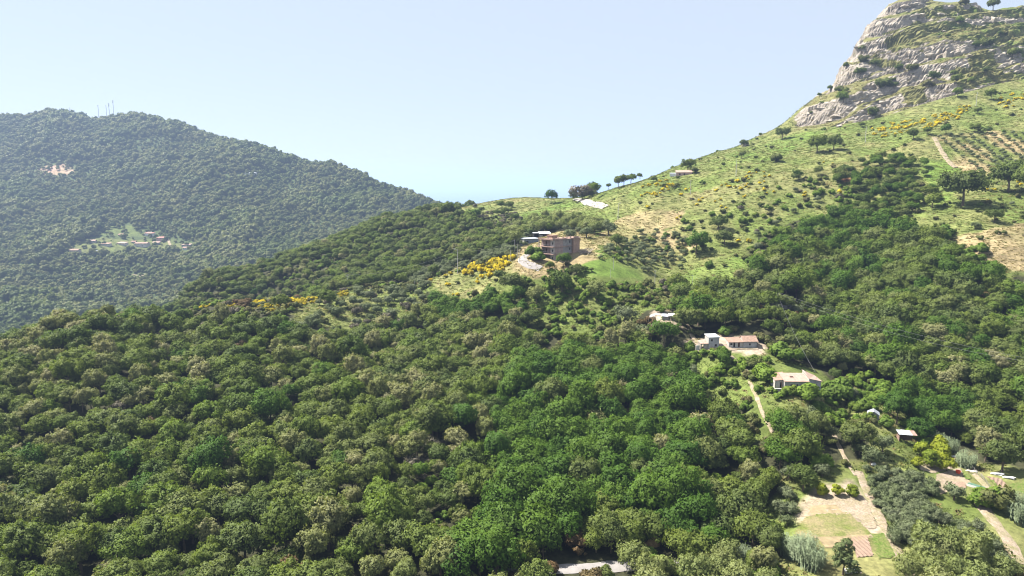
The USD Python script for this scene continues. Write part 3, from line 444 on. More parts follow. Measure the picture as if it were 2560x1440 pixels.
# ------------------------------------------------------------------ vegetation: where it grows. Regions are surveyed on the photograph: kinds with weights, cover (0..1), size range, distance range
F0 = {'brown_bush': 0.12, 'shrub': 0.7, 'oak_tree': 6, 'chestnut_tree': 1.2, 'bright_bush': 0.35, 'acacia_tree': 0.45, 'bare_bush': 0.15}
REGIONS = [
    (F0, 1.0, (0.58, 1.32), 60, 700, [(-900, 300), (3400, 300), (3400, 2200), (-900, 2200)]),
    ({'oak_tree': 5, 'shrub': 2, 'chestnut_tree': 0.6, 'bright_bush': 0.5}, 1.0, (0.65, 1.0), 345, 700, [(400, 760), (480, 700), (700, 600), (950, 525), (1060, 505), (1140, 560), (1240, 560), (1290, 600), (1280, 640), (1100, 680), (850, 730)]),
    ({'shrub': 3, 'bare_bush': 2, 'oak_tree': 1}, 0.8, (0.6, 0.95), 380, 700, [(1170, 530), (1260, 530), (1330, 560), (1300, 600), (1230, 590)]),
    ({'poplar_tree': 3, 'olive_tree': 1.5, 'oak_tree': 0.5}, 1.0, (0.75, 1.1), 345, 560, [(1265, 582), (1340, 553), (1440, 541), (1500, 549), (1530, 560), (1540, 588), (1480, 600), (1380, 590), (1290, 600)]),
    ({'olive_tree': 5, 'shrub': 0.6}, 2.0, (0.6, 0.9), 300, 420, [(1010, 690), (1080, 655), (1180, 635), (1300, 595), (1335, 612), (1290, 645), (1180, 650), (1070, 700)]),
    ({'broom_bush': 4.5, 'shrub': 3, 'oak_tree': 1.1, 'bare_bush': 0.6, 'brown_bush': 0.5}, 0.85, (0.55, 0.95), 225, 345, [(540, 735), (700, 720), (870, 715), (870, 745), (700, 780), (540, 770)]),
    ({'shrub': 3, 'oak_tree': 2, 'broom_bush': 0.8, 'chestnut_tree': 1}, 0.95, (0.6, 0.95), 215, 345, [(0, 850), (150, 785), (400, 735), (560, 735), (560, 775), (300, 820), (0, 900)]),
    ({'olive_tree': 6, 'shrub': 1, 'bare_bush': 0.4}, 0.62, (0.75, 1.1), 240, 345, [(870, 720), (1060, 700), (1080, 760), (1000, 800), (860, 830), (760, 830), (730, 790)]),
    ({'shrub': 2, 'bright_bush': 1, 'broom_bush': 1.2, 'bare_bush': 0.4}, 0.38, (0.5, 0.9), 270, 345, [(1060, 700), (1140, 672), (1280, 650), (1340, 690), (1300, 720), (1080, 760)]),
    ({'acacia_tree': 1}, 1.0, (0.75, 1.05), 200, 345, [(1070, 765), (1100, 735), (1210, 715), (1290, 740), (1300, 800), (1180, 800), (1080, 790)]),
    ({'bright_bush': 3, 'shrub': 2, 'acacia_tree': 0.7, 'oak_tree': 0.4, 'bare_bush': 0.4}, 0.8, (0.6, 1.0), 225, 320, [(1300, 700), (1480, 690), (1660, 700), (1680, 740), (1560, 780), (1520, 840), (1420, 830), (1330, 820), (1290, 770)]),
    ({'acacia_tree': 6, 'oak_tree': 0.7, 'chestnut_tree': 0.35, 'brown_bush': 0.15}, 1.0, (0.8, 1.4), 60, 250, [(1240, 960), (1370, 900), (1560, 880), (1690, 900), (1740, 1000), (1780, 1100), (1720, 1180), (1720, 1260), (1860, 1310), (1780, 1380), (1640, 1300), (1480, 1290), (1330, 1380), (1120, 1440), (1140, 1380), (1250, 1280), (1220, 1120)]),
    ({'chestnut_tree': 3, 'oak_tree': 3}, 1.0, (0.75, 1.25), 60, 300, [(0, 840), (120, 790), (260, 830), (300, 1000), (150, 1040), (0, 960)]),
    ({'chestnut_tree': 2, 'oak_tree': 4}, 1.0, (0.75, 1.4), 60, 300, [(860, 860), (1250, 800), (1300, 900), (1240, 1000), (1040, 1100), (900, 1000)]),
    ({'oak_tree': 5, 'acacia_tree': 1, 'bright_bush': 0.5}, 1.0, (1.0, 1.45), 200, 330, [(1690, 700), (1800, 690), (1830, 760), (1810, 840), (1700, 800)]),
    ({'oak_tree': 6, 'acacia_tree': 1, 'chestnut_tree': 1, 'brown_bush': 0.3}, 1.0, (1.0, 1.5), 60, 420, [(1950, 640), (2080, 560), (2160, 530), (2300, 600), (2420, 690), (2700, 760), (2700, 1010), (2420, 1000), (2240, 960), (2100, 890), (2020, 800), (1930, 770)]),
    ({'acacia_tree': 5, 'oak_tree': 1}, 1.0, (0.8, 1.2), 250, 420, [(1920, 600), (1990, 560), (2110, 510), (2200, 540), (2180, 600), (2040, 600), (1960, 640)]),
    ({'brown_bush': 3, 'oak_tree': 0.8, 'olive_tree': 1, 'shrub': 1}, 1.0, (0.8, 1.1), 200, 300, [(1830, 790), (1920, 770), (2000, 770), (2010, 830), (1900, 850), (1840, 830)]),
    ({'shrub': 3, 'bright_bush': 2, 'olive_tree': 0.6, 'oak_tree': 0.7, 'bare_bush': 0.4, 'broom_bush': 0.2}, 0.42, (0.6, 1.1), 300, 480, [(1720, 540), (1900, 470), (2060, 440), (2150, 500), (2000, 560), (1900, 620), (1820, 680), (1740, 640)]),
    ({'shrub': 1.2, 'oak_tree': 4, 'acacia_tree': 1.5, 'bright_bush': 1.2}, 0.9, (0.6, 0.95), 300, 470, [(1990, 440), (2080, 420), (2130, 420), (2180, 385), (2300, 400), (2340, 490), (2330, 540), (2230, 560), (2130, 520), (2100, 470), (2010, 455)]),
    ({'shrub': 3, 'broom_bush': 0.4, 'bright_bush': 1, 'olive_tree': 0.4}, 0.3, (0.45, 1.0), 300, 700, [(2240, 560), (2330, 500), (2700, 420), (2700, 550), (2400, 590), (2330, 620)]),
    ({'shrub': 2, 'broom_bush': 2.0, 'bare_bush': 0.6}, 0.16, (0.5, 0.95), 330, 600, [(1560, 550), (1600, 500), (1740, 470), (2000, 440), (1900, 470), (1740, 550), (1620, 560)]),
    ({'olive_tree': 5, 'shrub': 0.4, 'bright_bush': 0.2}, 1.0, (0.5, 0.85), 300, 400, [(1500, 620), (1560, 575), (1700, 555), (1740, 590), (1700, 660), (1600, 655)]),
    ({'olive_tree': 3, 'shrub': 1, 'bare_bush': 0.7}, 0.8, (0.75, 1.1), 380, 560, [(1770, 440), (1870, 405), (1960, 388), (1965, 405), (1890, 425), (1800, 450)]),
    ({'shrub': 2, 'bright_bush': 1}, 0.05, (0.4, 0.9), 300, 700, [(1480, 500), (1900, 340), (2700, 120), (2700, 330), (2330, 345), (2060, 400), (1700, 480), (1560, 550)]),
    ({'shrub': 2.4, 'bright_bush': 0.6, 'broom_bush': 0.5}, 0.10, (0.4, 0.9), 380, 700, [(2000, 420), (2330, 340), (2320, 395), (2180, 385), (2080, 420)]),
    ({'broom_bush': 1}, 0.6, (0.5, 1.1), 350, 600, [(2190, 320), (2300, 300), (2400, 265), (2430, 285), (2330, 315), (2200, 335)]),
    ({'broom_bush': 1}, 0.55, (0.5, 1.1), 350, 600, [(2480, 250), (2600, 230), (2600, 262), (2500, 262)]),
    ({'broom_bush': 6, 'shrub': 0.6}, 1.0, (0.8, 1.4), 280, 345, [(1130, 690), (1200, 655), (1290, 648), (1330, 668), (1250, 672), (1170, 695)]),
    ({'broom_bush': 3, 'shrub': 0.7}, 0.6, (0.5, 1.0), 350, 600, [(1600, 480), (1690, 450), (1700, 462), (1610, 490)]),
    ({'broom_bush': 3, 'shrub': 1.6}, 0.45, (0.5, 1.0), 300, 600, [(1790, 470), (1860, 430), (1960, 440), (1940, 490), (1840, 495)]),
    ({'olive_tree': 1}, 0.0, (0.45, 0.62), 330, 520, [(2350, 345), (2480, 340), (2600, 330), (2600, 420), (2520, 445), (2440, 425), (2400, 400)]),
    ({'shrub': 1.5, 'bare_bush': 0.4}, 0.12, (0.4, 0.8), 240, 350, [(2390, 585), (2700, 540), (2700, 680), (2480, 680), (2420, 650), (2330, 620)]),
    ({'olive_tree': 3, 'shrub': 1}, 0.9, (0.8, 1.1), 230, 300, [(2470, 690), (2700, 660), (2700, 760), (2560, 760)]),
    ({'bright_bush': 4, 'shrub': 2, 'acacia_tree': 0.6, 'olive_tree': 0.8}, 0.8, (0.65, 1.05), 150, 260, [(1700, 880), (1800, 860), (1900, 880), (1940, 900), (1940, 940), (1930, 980), (2060, 985), (2150, 920), (2230, 990), (2300, 1080), (2180, 1100), (2080, 1040), (1930, 1000), (1850, 960), (1740, 980)]),
    ({'acacia_tree': 5, 'bright_bush': 1}, 1.0, (0.8, 1.1), 150, 230, [(2180, 1000), (2300, 970), (2420, 1000), (2420, 1060), (2320, 1100), (2200, 1060)]),
    ({'oak_tree': 4, 'acacia_tree': 2, 'olive_tree': 1}, 1.0, (0.85, 1.2), 120, 220, [(1920, 1060), (2040, 1010), (2070, 1060), (2080, 1140), (2000, 1170), (1930, 1130)]),
    ({'olive_tree': 4, 'oak_tree': 1}, 1.0, (0.95, 1.3), 140, 220, [(2085, 1070), (2180, 1060), (2220, 1110), (2190, 1160), (2110, 1170)]),
    ({'olive_tree': 4, 'shrub': 1, 'oak_tree': 0.7}, 1.0, (0.7, 1.0), 120, 190, [(1930, 1150), (2130, 1170), (2130, 1200), (2040, 1210), (2000, 1260), (1980, 1320), (1940, 1300), (1960, 1230)]),
    ({'olive_tree': 1}, 6.0, (0.5, 0.68), 110, 190, [(2180, 1160), (2280, 1150), (2335, 1200), (2345, 1255), (2420, 1262), (2475, 1325), (2545, 1415), (2300, 1425), (2225, 1310)]),
    ({'poplar_tree': 1}, 1.0, (0.8, 1.1), 90, 160, [(2240, 1400), (2290, 1340), (2390, 1325), (2440, 1375), (2510, 1425), (2560, 1435), (2560, 1600), (2230, 1600)]),
    ({'poplar_tree': 5, 'bright_bush': 1}, 1.0, (0.7, 1.0), 80, 150, [(1560, 1330), (1640, 1330), (1700, 1400), (1850, 1380), (1920, 1400), (2060, 1440), (2060, 1600), (1500, 1600), (1580, 1420)]),
    ({'poplar_tree': 4, 'shrub': 2}, 1.0, (0.5, 0.8), 80, 128, [(880, 1425), (1350, 1432), (1580, 1440), (1580, 1600), (800, 1600)]),
]
OPEN_LAND = [            # nothing grows on these: paths, plots, yards, houses (d0, d1, polygon)
    (110, 200, [(1985, 1300), (2030, 1215), (2130, 1175), (2165, 1180), (2240, 1350), (2262, 1410), (2180, 1425), (2120, 1420), (2060, 1370), (1950, 1345)]),
    (110, 170, [(1925, 1330), (2070, 1340), (2150, 1330), (2260, 1400), (2250, 1440), (2050, 1440), (1940, 1400)]), (290, 345, [(1340, 590), (1460, 590), (1470, 655), (1345, 655)]),
    (110, 200, [(2290, 1170), (2400, 1165), (2430, 1190), (2560, 1150), (2700, 1200), (2700, 1400), (2540, 1400), (2440, 1290), (2340, 1250)]),
    (150, 260, [(1760, 835), (1910, 830), (1910, 885), (1880, 900), (1740, 880)]), (150, 230, [(1925, 915), (2065, 915), (2062, 972), (1985, 985), (1925, 985)]),
    (150, 230, [(1868, 965), (1890, 965), (1940, 1080), (1920, 1100), (1885, 1040)]), (150, 215, [(2058, 1040), (2085, 1050), (2130, 1175), (2105, 1190)]),
    (220, 300, [(1610, 770), (1700, 785), (1710, 815), (1640, 825)]),
    (290, 345, [(1278, 668), (1300, 630), (1345, 620), (1352, 640), (1340, 655), (1375, 690), (1330, 682)]), (290, 400, [(1285, 660), (1300, 620), (1340, 580), (1400, 575), (1490, 590), (1490, 650), (1440, 665), (1400, 660), (1360, 665)]),
    (240, 350, [(1420, 640), (1520, 650), (1640, 690), (1640, 705), (1500, 705), (1430, 670)]), (150, 215, [(2225, 1060), (2300, 1065), (2300, 1110), (2240, 1120)]), (170, 215, [(2170, 1020), (2200, 1020), (2200, 1055), (2170, 1055)]),
    (400, 560, [(1430, 490), (1480, 495), (1520, 515), (1500, 525), (1430, 505)]), (120, 140, [(1350, 1405), (1570, 1405), (1570, 1440), (1350, 1440)]),
    (380, 620, [(1390, 480), (1470, 480), (1470, 505), (1380, 515)]), (280, 420, [(1470, 610), (1540, 545), (1660, 515), (1700, 540), (1600, 580), (1520, 615)]),
    (110, 160, [(2050, 1340), (2160, 1330), (2160, 1440), (2050, 1440)]), (110, 165, [(1940, 1340), (2060, 1330), (2070, 1420), (1960, 1400)]), (170, 200, [(2285, 1110), (2400, 1110), (2400, 1190), (2290, 1180)]),
]

LOW = [
    (110, 175, [(2030, 1200), (2150, 1200), (2150, 1250), (2030, 1250)]), (250, 345, [(1270, 670), (1300, 630), (1345, 620), (1460, 600), (1460, 650), (1385, 690), (1330, 690)]), (170, 240, [(2235, 1060), (2300, 1065), (2300, 1110), (2240, 1110)]), #                  # only low scrub here: the photograph looks over it (distances, polygon)
    (150, 260, [(1720, 890), (1830, 885), (1930, 890), (1945, 960), (1940, 1100), (1875, 1110), (1850, 1020), (1740, 990)]), (150, 235, [(1940, 975), (2080, 970), (2180, 960), (2230, 1000), (2190, 1050), (2080, 1050), (2000, 1005)]),
    (220, 345, [(1300, 700), (1660, 700), (1690, 760), (1560, 790), (1500, 840), (1400, 835), (1340, 810)]), (290, 420, [(1720, 540), (1900, 470), (2060, 440), (2150, 500), (2000, 560), (1900, 620), (1830, 690), (1700, 720)]),
    (105, 190, [(2190, 1160), (2290, 1150), (2345, 1255), (2420, 1262), (2490, 1330), (2420, 1325), (2240, 1310)]), (105, 190, [(2400, 1180), (2640, 1150), (2640, 1420), (2540, 1400), (2470, 1320)]),
    (225, 345, [(250, 750), (560, 728), (870, 718), (870, 760), (700, 775), (400, 775)]), (225, 345, [(860, 715), (1080, 690), (1090, 750), (1000, 790), (760, 820), (740, 795)]), (250, 345, [(1060, 705), (1140, 672), (1280, 645), (1340, 670), (1310, 712), (1080, 735)]),
]
SMALL = {'shrub': 3, 'bright_bush': 2, 'broom_bush': 4, 'bare_bush': 2, 'brown_bush': 2}
rng = np.random.default_rng(7)
def cells(size, x0, x1, y0, y1):
    gx, gy = np.meshgrid(np.arange(x0, x1, size), np.arange(y0, y1, size)); gx = gx + (np.arange(gx.shape[0]) % 2)[:, None] * size / 2
    return gx.ravel() + rng.uniform(-0.42, 0.42, gx.size) * size, gy.ravel() + rng.uniform(-0.42, 0.42, gx.size) * size
cx_, cy_ = cells(4.7, -560, 620, 62, 690)
pts = np.stack([cx_, cy_, ground(cx_, cy_)], -1)
U, V, Dp = pixel(pts)
ok = (U > -130) & (U < 2690) & (V < 1600) & ~((pts[:, 1] > 640) & (pts[:, 0] < 0))
pts, U, V = pts[ok], U[ok], V[ok]
rock_at = RegularGridInterpolator((GY, GX), rockm, bounds_error=False, fill_value=0)
ok = in_view(pts, 9.0) & (rock_at((pts[:, 1], pts[:, 0])) < 0.3)
pts, U, V = pts[ok], U[ok], V[ok]
U0, V0 = U, V; U1, V1, _ = pixel(pts + np.array([0, 0, 3.4])); U2, V2, _ = pixel(pts + np.array([0, 0, 6.8]))
reg = np.full(len(pts), -1); ju, jv = rng.normal(size=len(pts)) * 9, rng.normal(size=len(pts)) * 6
for k, (_, _, _, d0, d1, poly) in enumerate(REGIONS):
    tall = sum(w for k_, w in REGIONS[k][0].items() if k_ not in SMALL) * 2 > sum(REGIONS[k][0].values())
    m = inside(poly, (U1 if tall else U0) + ju, (V1 if tall else V0) + jv) & (pts[:, 1] > d0) & (pts[:, 1] < d1)
    if k == 0:                      # the wood fills what is not open land
        op = RegularGridInterpolator((GY, GX), OPENNESS, method='nearest', bounds_error=False, fill_value=0)((pts[:, 1], pts[:, 0])); m &= op < 0.5
    reg[m] = k
clear = np.zeros(len(pts), bool)
too_tall = np.zeros(len(pts), bool)                    # would hide a path, a plot or a house that the photograph shows
for d0, d1, poly in OPEN_LAND:
    z = (pts[:, 1] < d1); clear |= inside(poly, U, V) & (pts[:, 1] > d0) & z
    too_tall |= (inside(poly, U1, V1) | inside(poly, U2, V2)) & (pts[:, 1] > d0 * 0.8) & z
for d0, d1, poly in LOW: too_tall |= (inside(poly, U1, V1) | inside(poly, U2, V2) | inside(poly, U, V)) & (pts[:, 1] > d0 * 0.75) & (pts[:, 1] < d1)
PLACED = {}                      # kind -> list of (x, y, scale, rotation, variant)
def place(kind, x, y, s, var=None):
    n = len(PROTO[kind]); PLACED.setdefault(kind, []).append((x, y, s, rng.uniform(0, 6.283), int(rng.integers(n)) if var is None else var))
drift = meshkit.noise(np.stack([pts[:, 0] / 17.0, pts[:, 1] / 17.0, pts[:, 0] * 0], -1), 5)
for i in np.nonzero((reg >= 0) & ~clear)[0]:
    kinds, cover, (s0, s1) = REGIONS[reg[i]][:3]
    if rng.uniform() > cover: continue
    names = list(kinds); w = np.array([kinds[k] for k in names], float); w /= w.sum()
    q = (0.62 * drift[i] + 0.38 * rng.uniform()) if len(names) > 1 else 0.5           # alike plants stand in drifts
    q = np.clip((q - 0.2) / 0.6, 0, 0.9999) if rng.uniform() < 0.6 else rng.uniform()
    kind = names[int(np.searchsorted(np.cumsum(w), q).clip(0, len(names) - 1))]
    for _ in range(int(cover) if cover >= 2 else SMALL.get(kind, 1) if cover > 0.5 else max(1, SMALL.get(kind, 1) // 2)):
        if too_tall[i] and kind not in SMALL and kind != 'olive_tree': kind = 'shrub' if rng.uniform() < 0.6 else 'bright_bush'
        s = s0 + (s1 - s0) * rng.uniform() ** 1.3; far = SMALL.get(kind) or cover >= 2
        x, y = pts[i, 0] + (rng.uniform(-2.6, 2.6) if far else 0), pts[i, 1] + (rng.uniform(-2.6, 2.6) if far else 0)
        place(kind, x, y, s)

# ---- the terraced olives stand in rows that run down the slope
row_px = [(2350 + 26 * i + 118 * t + rng.normal() * 2.0, 344 - 1.2 * i + 96 * t + rng.normal() * 1.2) for i in range(11) for t in np.linspace(0, 1, 15)]
row_px = [(u, v) for u, v in row_px if u < 2600 and v < 445 - max(0, (2440 - u)) * 0.1 and not (u < 2420 and v > 412) and rng.uniform() < 0.9]
for p in hit([q[0] for q in row_px], [q[1] for q in row_px]):
    if not np.isnan(p[0]): place('olive_tree', p[0], p[1], rng.uniform(0.42, 0.62))

# ---- plants that stand out one by one: kind, column and row of the foot in the photograph, height in photograph pixels, label
SINGLE = [
    ('acacia_tree', 1378, 509, 38, 'lone dark windswept tree standing on the grassy saddle against the sea'),
    ('bare_bush', 1457, 500, 34, 'bare leafless tree on the skyline beside the bend of the upper road'),
    ('oak_tree', 1489, 482, 27, 'round dark tree on the skyline right above the bend of the upper road'),
    ('oak_tree', 1455, 500, 19, 'low dark bush at the foot of the bare tree by the upper road'),
    ('oak_tree', 1435, 502, 22, 'rounded bush on the skyline just left of the bare tree'),
    ('oak_tree', 1521, 471, 14, 'small lone skyline bush between the round tree and the skyline thicket'),
    ('oak_tree', 1545, 468, 30, 'leftmost tree of the dark skyline thicket above the upper road'),
    ('oak_tree', 1560, 462, 28, 'second tree from the left of the dark skyline thicket'),
    ('oak_tree', 1577, 456, 24, 'rightmost tree of the dark skyline thicket above the upper road'),
    ('oak_tree', 1600, 446, 15, 'tiny round tree alone on the skyline right of the dark thicket'),
    ('oak_tree', 1720, 427, 30, 'dark green tree behind the pink house on the ridge'),
    ('shrub', 1736, 433, 14, 'pale round bush to the right of the pink house on the ridge'),
    ('oak_tree', 1634, 455, 16, 'low dark bush left of the pink house on the ridge'),
    ('oak_tree', 1860, 366, 19, 'dark tree leaning over the small stone hut on the skyline'),
    ('oak_tree', 1901, 341, 11, 'tiny tree on the skyline between the stone hut and the rocky hill'),
    ('oak_tree', 1853, 397, 24, 'upright dark tree in the grass below the stone hut'),
    ('oak_tree', 1956, 349, 31, 'solitary tree on the grass at the foot of the rocky hill'),
    ('oak_tree', 2042, 383, 46, 'big dark tree, left half of the large pair on the upper meadow'),
    ('oak_tree', 2084, 376, 46, 'big dark tree, right half of the large pair on the upper meadow'),
    ('oak_tree', 2283, 350, 34, 'round dark tree casting a shadow left of the terraced olives'),
    ('oak_tree', 2317, 337, 24, 'small tree between the round dark tree and the olive terraces'),
    ('acacia_tree', 2364, 337, 30, 'small spreading tree at the top edge of the olive terraces'),
    ('oak_tree', 2437, 332, 24, 'slim dark tree above the olive terraces'), ('oak_tree', 2468, 333, 18, 'low broad bush above the olive terraces'),
    ('oak_tree', 2393, 245, 28, 'narrow dark tree at the foot of the cliff'), ('oak_tree', 2477, 250, 30, 'narrow tree beside the yellow broom right of the cliff foot'),
    ('oak_tree', 2180, 295, 24, 'rounded bush at the lower edge of the cliff rocks'), ('oak_tree', 2155, 318, 14, 'small round bush in the grass under the cliff'),
    ('oak_tree', 2443, 285, 18, 'bush beside the upper pole near the cliff'),
    ('shrub', 1942, 405, 18, 'grey round bush at the right end of the grey olive thicket'),
    ('oak_tree', 2405, 515, 92, 'large spreading oak left of the path on the right meadow'),
    ('oak_tree', 2365, 475, 34, 'tree at the upper left of the large spreading oak'),
    ('oak_tree', 2520, 480, 84, 'large dark oak at the right edge beside the olive terraces'),
    ('oak_tree', 2570, 490, 80, 'large dark oak cut by the right edge of the picture'),
    ('oak_tree', 2330, 520, 42, 'oak at the right edge of the thicket on the hillside'),
    ('oak_tree', 2485, 556, 34, 'dark bush beside the yellow broom above the dry field'),
    ('bright_bush', 2425, 655, 26, 'bright green bush on the dry field, the lower of two'), ('bright_bush', 2447, 634, 22, 'bright green bush on the dry field, the upper of two'),
    ('shrub', 2342, 626, 15, 'small round bush at the left edge of the dry field'), ('bright_bush', 2362, 600, 30, 'broad green bush at the upper left corner of the dry field'),
    ('acacia_tree', 1740, 636, 62, 'bright green leafy tree beside the olive grove'), ('oak_tree', 1812, 612, 40, 'upright dark tree right of the bright tree by the olive grove'),
    ('oak_tree', 1795, 575, 42, 'dark tree on the slope above the bright green tree'), ('oak_tree', 1955, 610, 46, 'tall dark tree left of the green wood on the slope'),
    ('oak_tree', 1375, 674, 24, 'dark shady tree in front of the unfinished building, left of two'), ('acacia_tree', 1410, 668, 40, 'bright green tree covering the foot of the unfinished building'),
    ('bright_bush', 1335, 642, 22, 'green bush on the road wall left of the unfinished building'), ('bright_bush', 1345, 652, 18, 'small green bush on the wall under the unfinished building'),
    ('oak_tree', 1440, 690, 34, 'tree below the right corner of the unfinished building'), ('oak_tree', 1463, 680, 18, 'small dark tree on the bright grass below the timber heap'), ('oak_tree', 1478, 680, 13, 'smallest dark tree on the bright grass below the timber heap'),
    ('olive_tree', 1425, 600, 30, 'grey olive directly behind the roof of the unfinished building'), ('olive_tree', 1466, 594, 31, 'round grey olive on the tan slope behind the unfinished building'), ('olive_tree', 1522, 588, 36, 'round grey olive alone at the edge of the tan slope'),
    ('oak_tree', 1541, 618, 36, 'dark green tree at the upper left of the olive grove'),
    ('oak_tree', 1285, 735, 62, 'tall dark tree left of the bright acacias below the broom'), ('oak_tree', 1250, 705, 36, 'dark green tree rising out of the yellow broom'), ('oak_tree', 1405, 735, 66, 'large oak below the unfinished building'),
    ('poplar_tree', 1492, 752, 60, 'pale loose tree in the gully under the bright grass'), ('poplar_tree', 1340, 760, 52, 'pale wispy tree left of the gully'),
    ('oak_tree', 845, 728, 26, 'dark narrow tree just left of the twin-armed pole'), ('oak_tree', 700, 772, 40, 'dark broad oak on the heath of the crest'), ('oak_tree', 820, 770, 50, 'dark oak on the crest below the twin-armed pole'),
    ('oak_tree', 1085, 690, 32, 'very dark round tree at the lower end of the olive strip'), ('oak_tree', 1030, 700, 34, 'dark tree below the olive strip, left of the very dark one'),
    ('oak_tree', 953, 547, 22, 'dark tree at the bare spot on the middle ridge, left of two'), ('oak_tree', 966, 546, 20, 'dark tree at the bare spot on the middle ridge, right of two'),
    ('oak_tree', 1066, 535, 30, 'round dark tree on the shoulder of the middle ridge'), ('oak_tree', 1120, 545, 44, 'big dark oak on the shoulder of the middle ridge'), ('oak_tree', 1090, 540, 30, 'dark oak left of the big one on the middle ridge'),
    ('oak_tree', 1253, 522, 24, 'dark bush in the grass of the saddle left of the lone tree'), ('oak_tree', 1278, 518, 18, 'small upright tree in the grass of the saddle'),
    ('oak_tree', 1745, 815, 112, 'huge old oak above the small white house'), ('oak_tree', 1715, 770, 74, 'tall oak at the left shoulder of the huge old oak'), ('acacia_tree', 1660, 865, 70, 'dark green tree below the white rubble track'),
    ('olive_tree', 1560, 810, 50, 'silvery olive left of the white rubble track'), ('olive_tree', 1600, 850, 44, 'pale silvery tree below the white rubble track'),
    ('bright_bush', 1912, 955, 36, 'bright fig bush at the left end of the long house'), ('bright_bush', 2020, 1000, 36, 'bright fig bush in front of the long house'), ('bright_bush', 2090, 1000, 44, 'bright fig thicket right of the long house'),
    ('bright_bush', 1960, 900, 36, 'yellow-green fig bush above the long house'), ('bright_bush', 1800, 900, 28, 'yellow-green bush below the small white house'), ('acacia_tree', 1808, 915, 46, 'green tree below the gap between the two upper houses'),
    ('bright_bush', 2020, 1140, 34, 'bright yellow bush beneath the dark oak, upper of two'), ('bright_bush', 2052, 1170, 32, 'bright yellow bush beneath the dark oak, lower of two'),
    ('oak_tree', 2425, 1090, 64, 'grey-green round tree behind the tin-roofed shed'), ('oak_tree', 2505, 1180, 88, 'big dark tree over the white planks at the garden edge'), ('acacia_tree', 2270, 1060, 70, 'bright green tree behind the tin-roofed shed'),
    ('oak_tree', 1880, 1370, 105, 'tall oak casting a shadow left of the garden plot'), ('oak_tree', 2000, 1160, 96, 'broad dark oak between the two earth paths'),
    ('pine_tree', 2108, 1438, 100, 'dark conical pine at the lower edge of the garden plot'),
    ('cane_clump', 2028, 1418, 60, 'dense rounded cane clump left of the pine, nearest to it'), ('cane_clump', 1978, 1388, 52, 'leftmost clump of the cane stand beside the grass plot'), ('cane_clump', 2004, 1402, 60, 'middle clump of the cane stand beside the grass plot'), ('cane_clump', 2012, 1380, 50, 'rear clump of the cane stand beside the grass plot'), ('cane_clump', 1862, 1400, 38, 'small cane clump in the shade of the tall oak'),
    ('cane_clump', 2415, 1168, 44, 'upright cane clump beside the garden path'), ('cane_clump', 2372, 1130, 38, 'cane hedge clump below the tin-roofed shed'), ('cane_clump', 2342, 1112, 34, 'cane hedge clump nearest the tin-roofed shed'), ('cane_clump', 2548, 1305, 50, 'large cane clump at the right edge of the picture'), ('cane_clump', 2556, 1270, 40, 'upper cane clump at the right edge of the picture'),
    ('citrus_tree', 2054, 1238, 28, 'leftmost of three small citrus trees on the bare plot'), ('citrus_tree', 2096, 1238, 26, 'middle one of three small citrus trees on the bare plot'), ('citrus_tree', 2134, 1242, 26, 'rightmost of three small citrus trees on the bare plot'),
    ('citrus_tree', 2300, 1140, 32, 'spreading citrus tree nearest the tin-roofed shed'), ('citrus_tree', 2345, 1130, 34, 'second citrus tree from the tin-roofed shed'), ('citrus_tree', 2330, 1168, 38, 'lower left citrus tree of the group above the bare bed'), ('citrus_tree', 2365, 1178, 40, 'lower right citrus tree of the group above the bare bed'), ('citrus_tree', 2358, 1150, 34, 'middle citrus tree of the group above the bare bed'), ('citrus_tree', 2292, 1170, 26, 'smallest citrus tree beside the grey orchard'),
    ('olive_tree', 2385, 1250, 46, 'grey-green rounded bush beside the bare vegetable bed'), ('shrub', 2490, 1275, 46, 'white-dotted dark bush beside the garden fence'), ('bright_bush', 2468, 1265, 40, 'light green bush left of the white-dotted bush'),
    ('poplar_tree', 1580, 1425, 88, 'pale yellow-green tree right of the road at the bottom'), ('bare_bush', 1540, 1345, 60, 'grey dead tree among the acacias above the road'),
]
CLIFF_BUSH = [(2115, 170, 14), (2112, 168, 8), (2160, 155, 14), (2188, 168, 22), (2150, 192, 24), (2086, 205, 14), (2075, 226, 14), (2048, 242, 10), (2099, 230, 13), (2114, 232, 14), (2108, 256, 30), (2205, 224, 24), (2233, 222, 18), (2247, 180, 20), (2280, 178, 16), (2335, 205, 26), (2390, 212, 26), (2320, 218, 16), (2400, 60, 20),
              (2440, 120, 18), (2470, 118, 20), (2530, 145, 24), (2545, 140, 22), (2155, 125, 10), (2465, 185, 18), (2500, 90, 14), (2512, 88, 10), (2370, 95, 12), (2320, 215, 12), (2230, 205, 10), (2055, 260, 8), (2028, 285, 8), (2410, 15, 16), (2440, 8, 16), (2482, 26, 30), (2460, 20, 22), (2385, 190, 16), (2425, 210, 18), (2180, 288, 18)]
def unit_of(kind, var): return PROTO[kind][var][3]
SINGLES = []
hu = hit([s[1] for s in SINGLE], [s[2] for s in SINGLE])
for (kind, u, v, px, label), p in zip(SINGLE, hu):
    if np.isnan(p[0]): p = point(u, v, 500.0)
    var = int(rng.integers(len(PROTO[kind]))); dist = p[1] * CP - p[2] * SP
    SINGLES.append((kind, var, p, px * dist / FOC / unit_of(kind, var), label))
hc = hit([s[0] for s in CLIFF_BUSH], [s[1] for s in CLIFF_BUSH])
for k, ((u, v, px), p) in enumerate(zip(CLIFF_BUSH, hc)):
    if np.isnan(p[0]): continue
    SINGLES.append(('shrub' if k % 3 == 2 else 'oak_tree', int(rng.integers(3)), p, px * p[1] * 1.05 / FOC / (2.3 if k % 3 == 2 else 7.4), None))
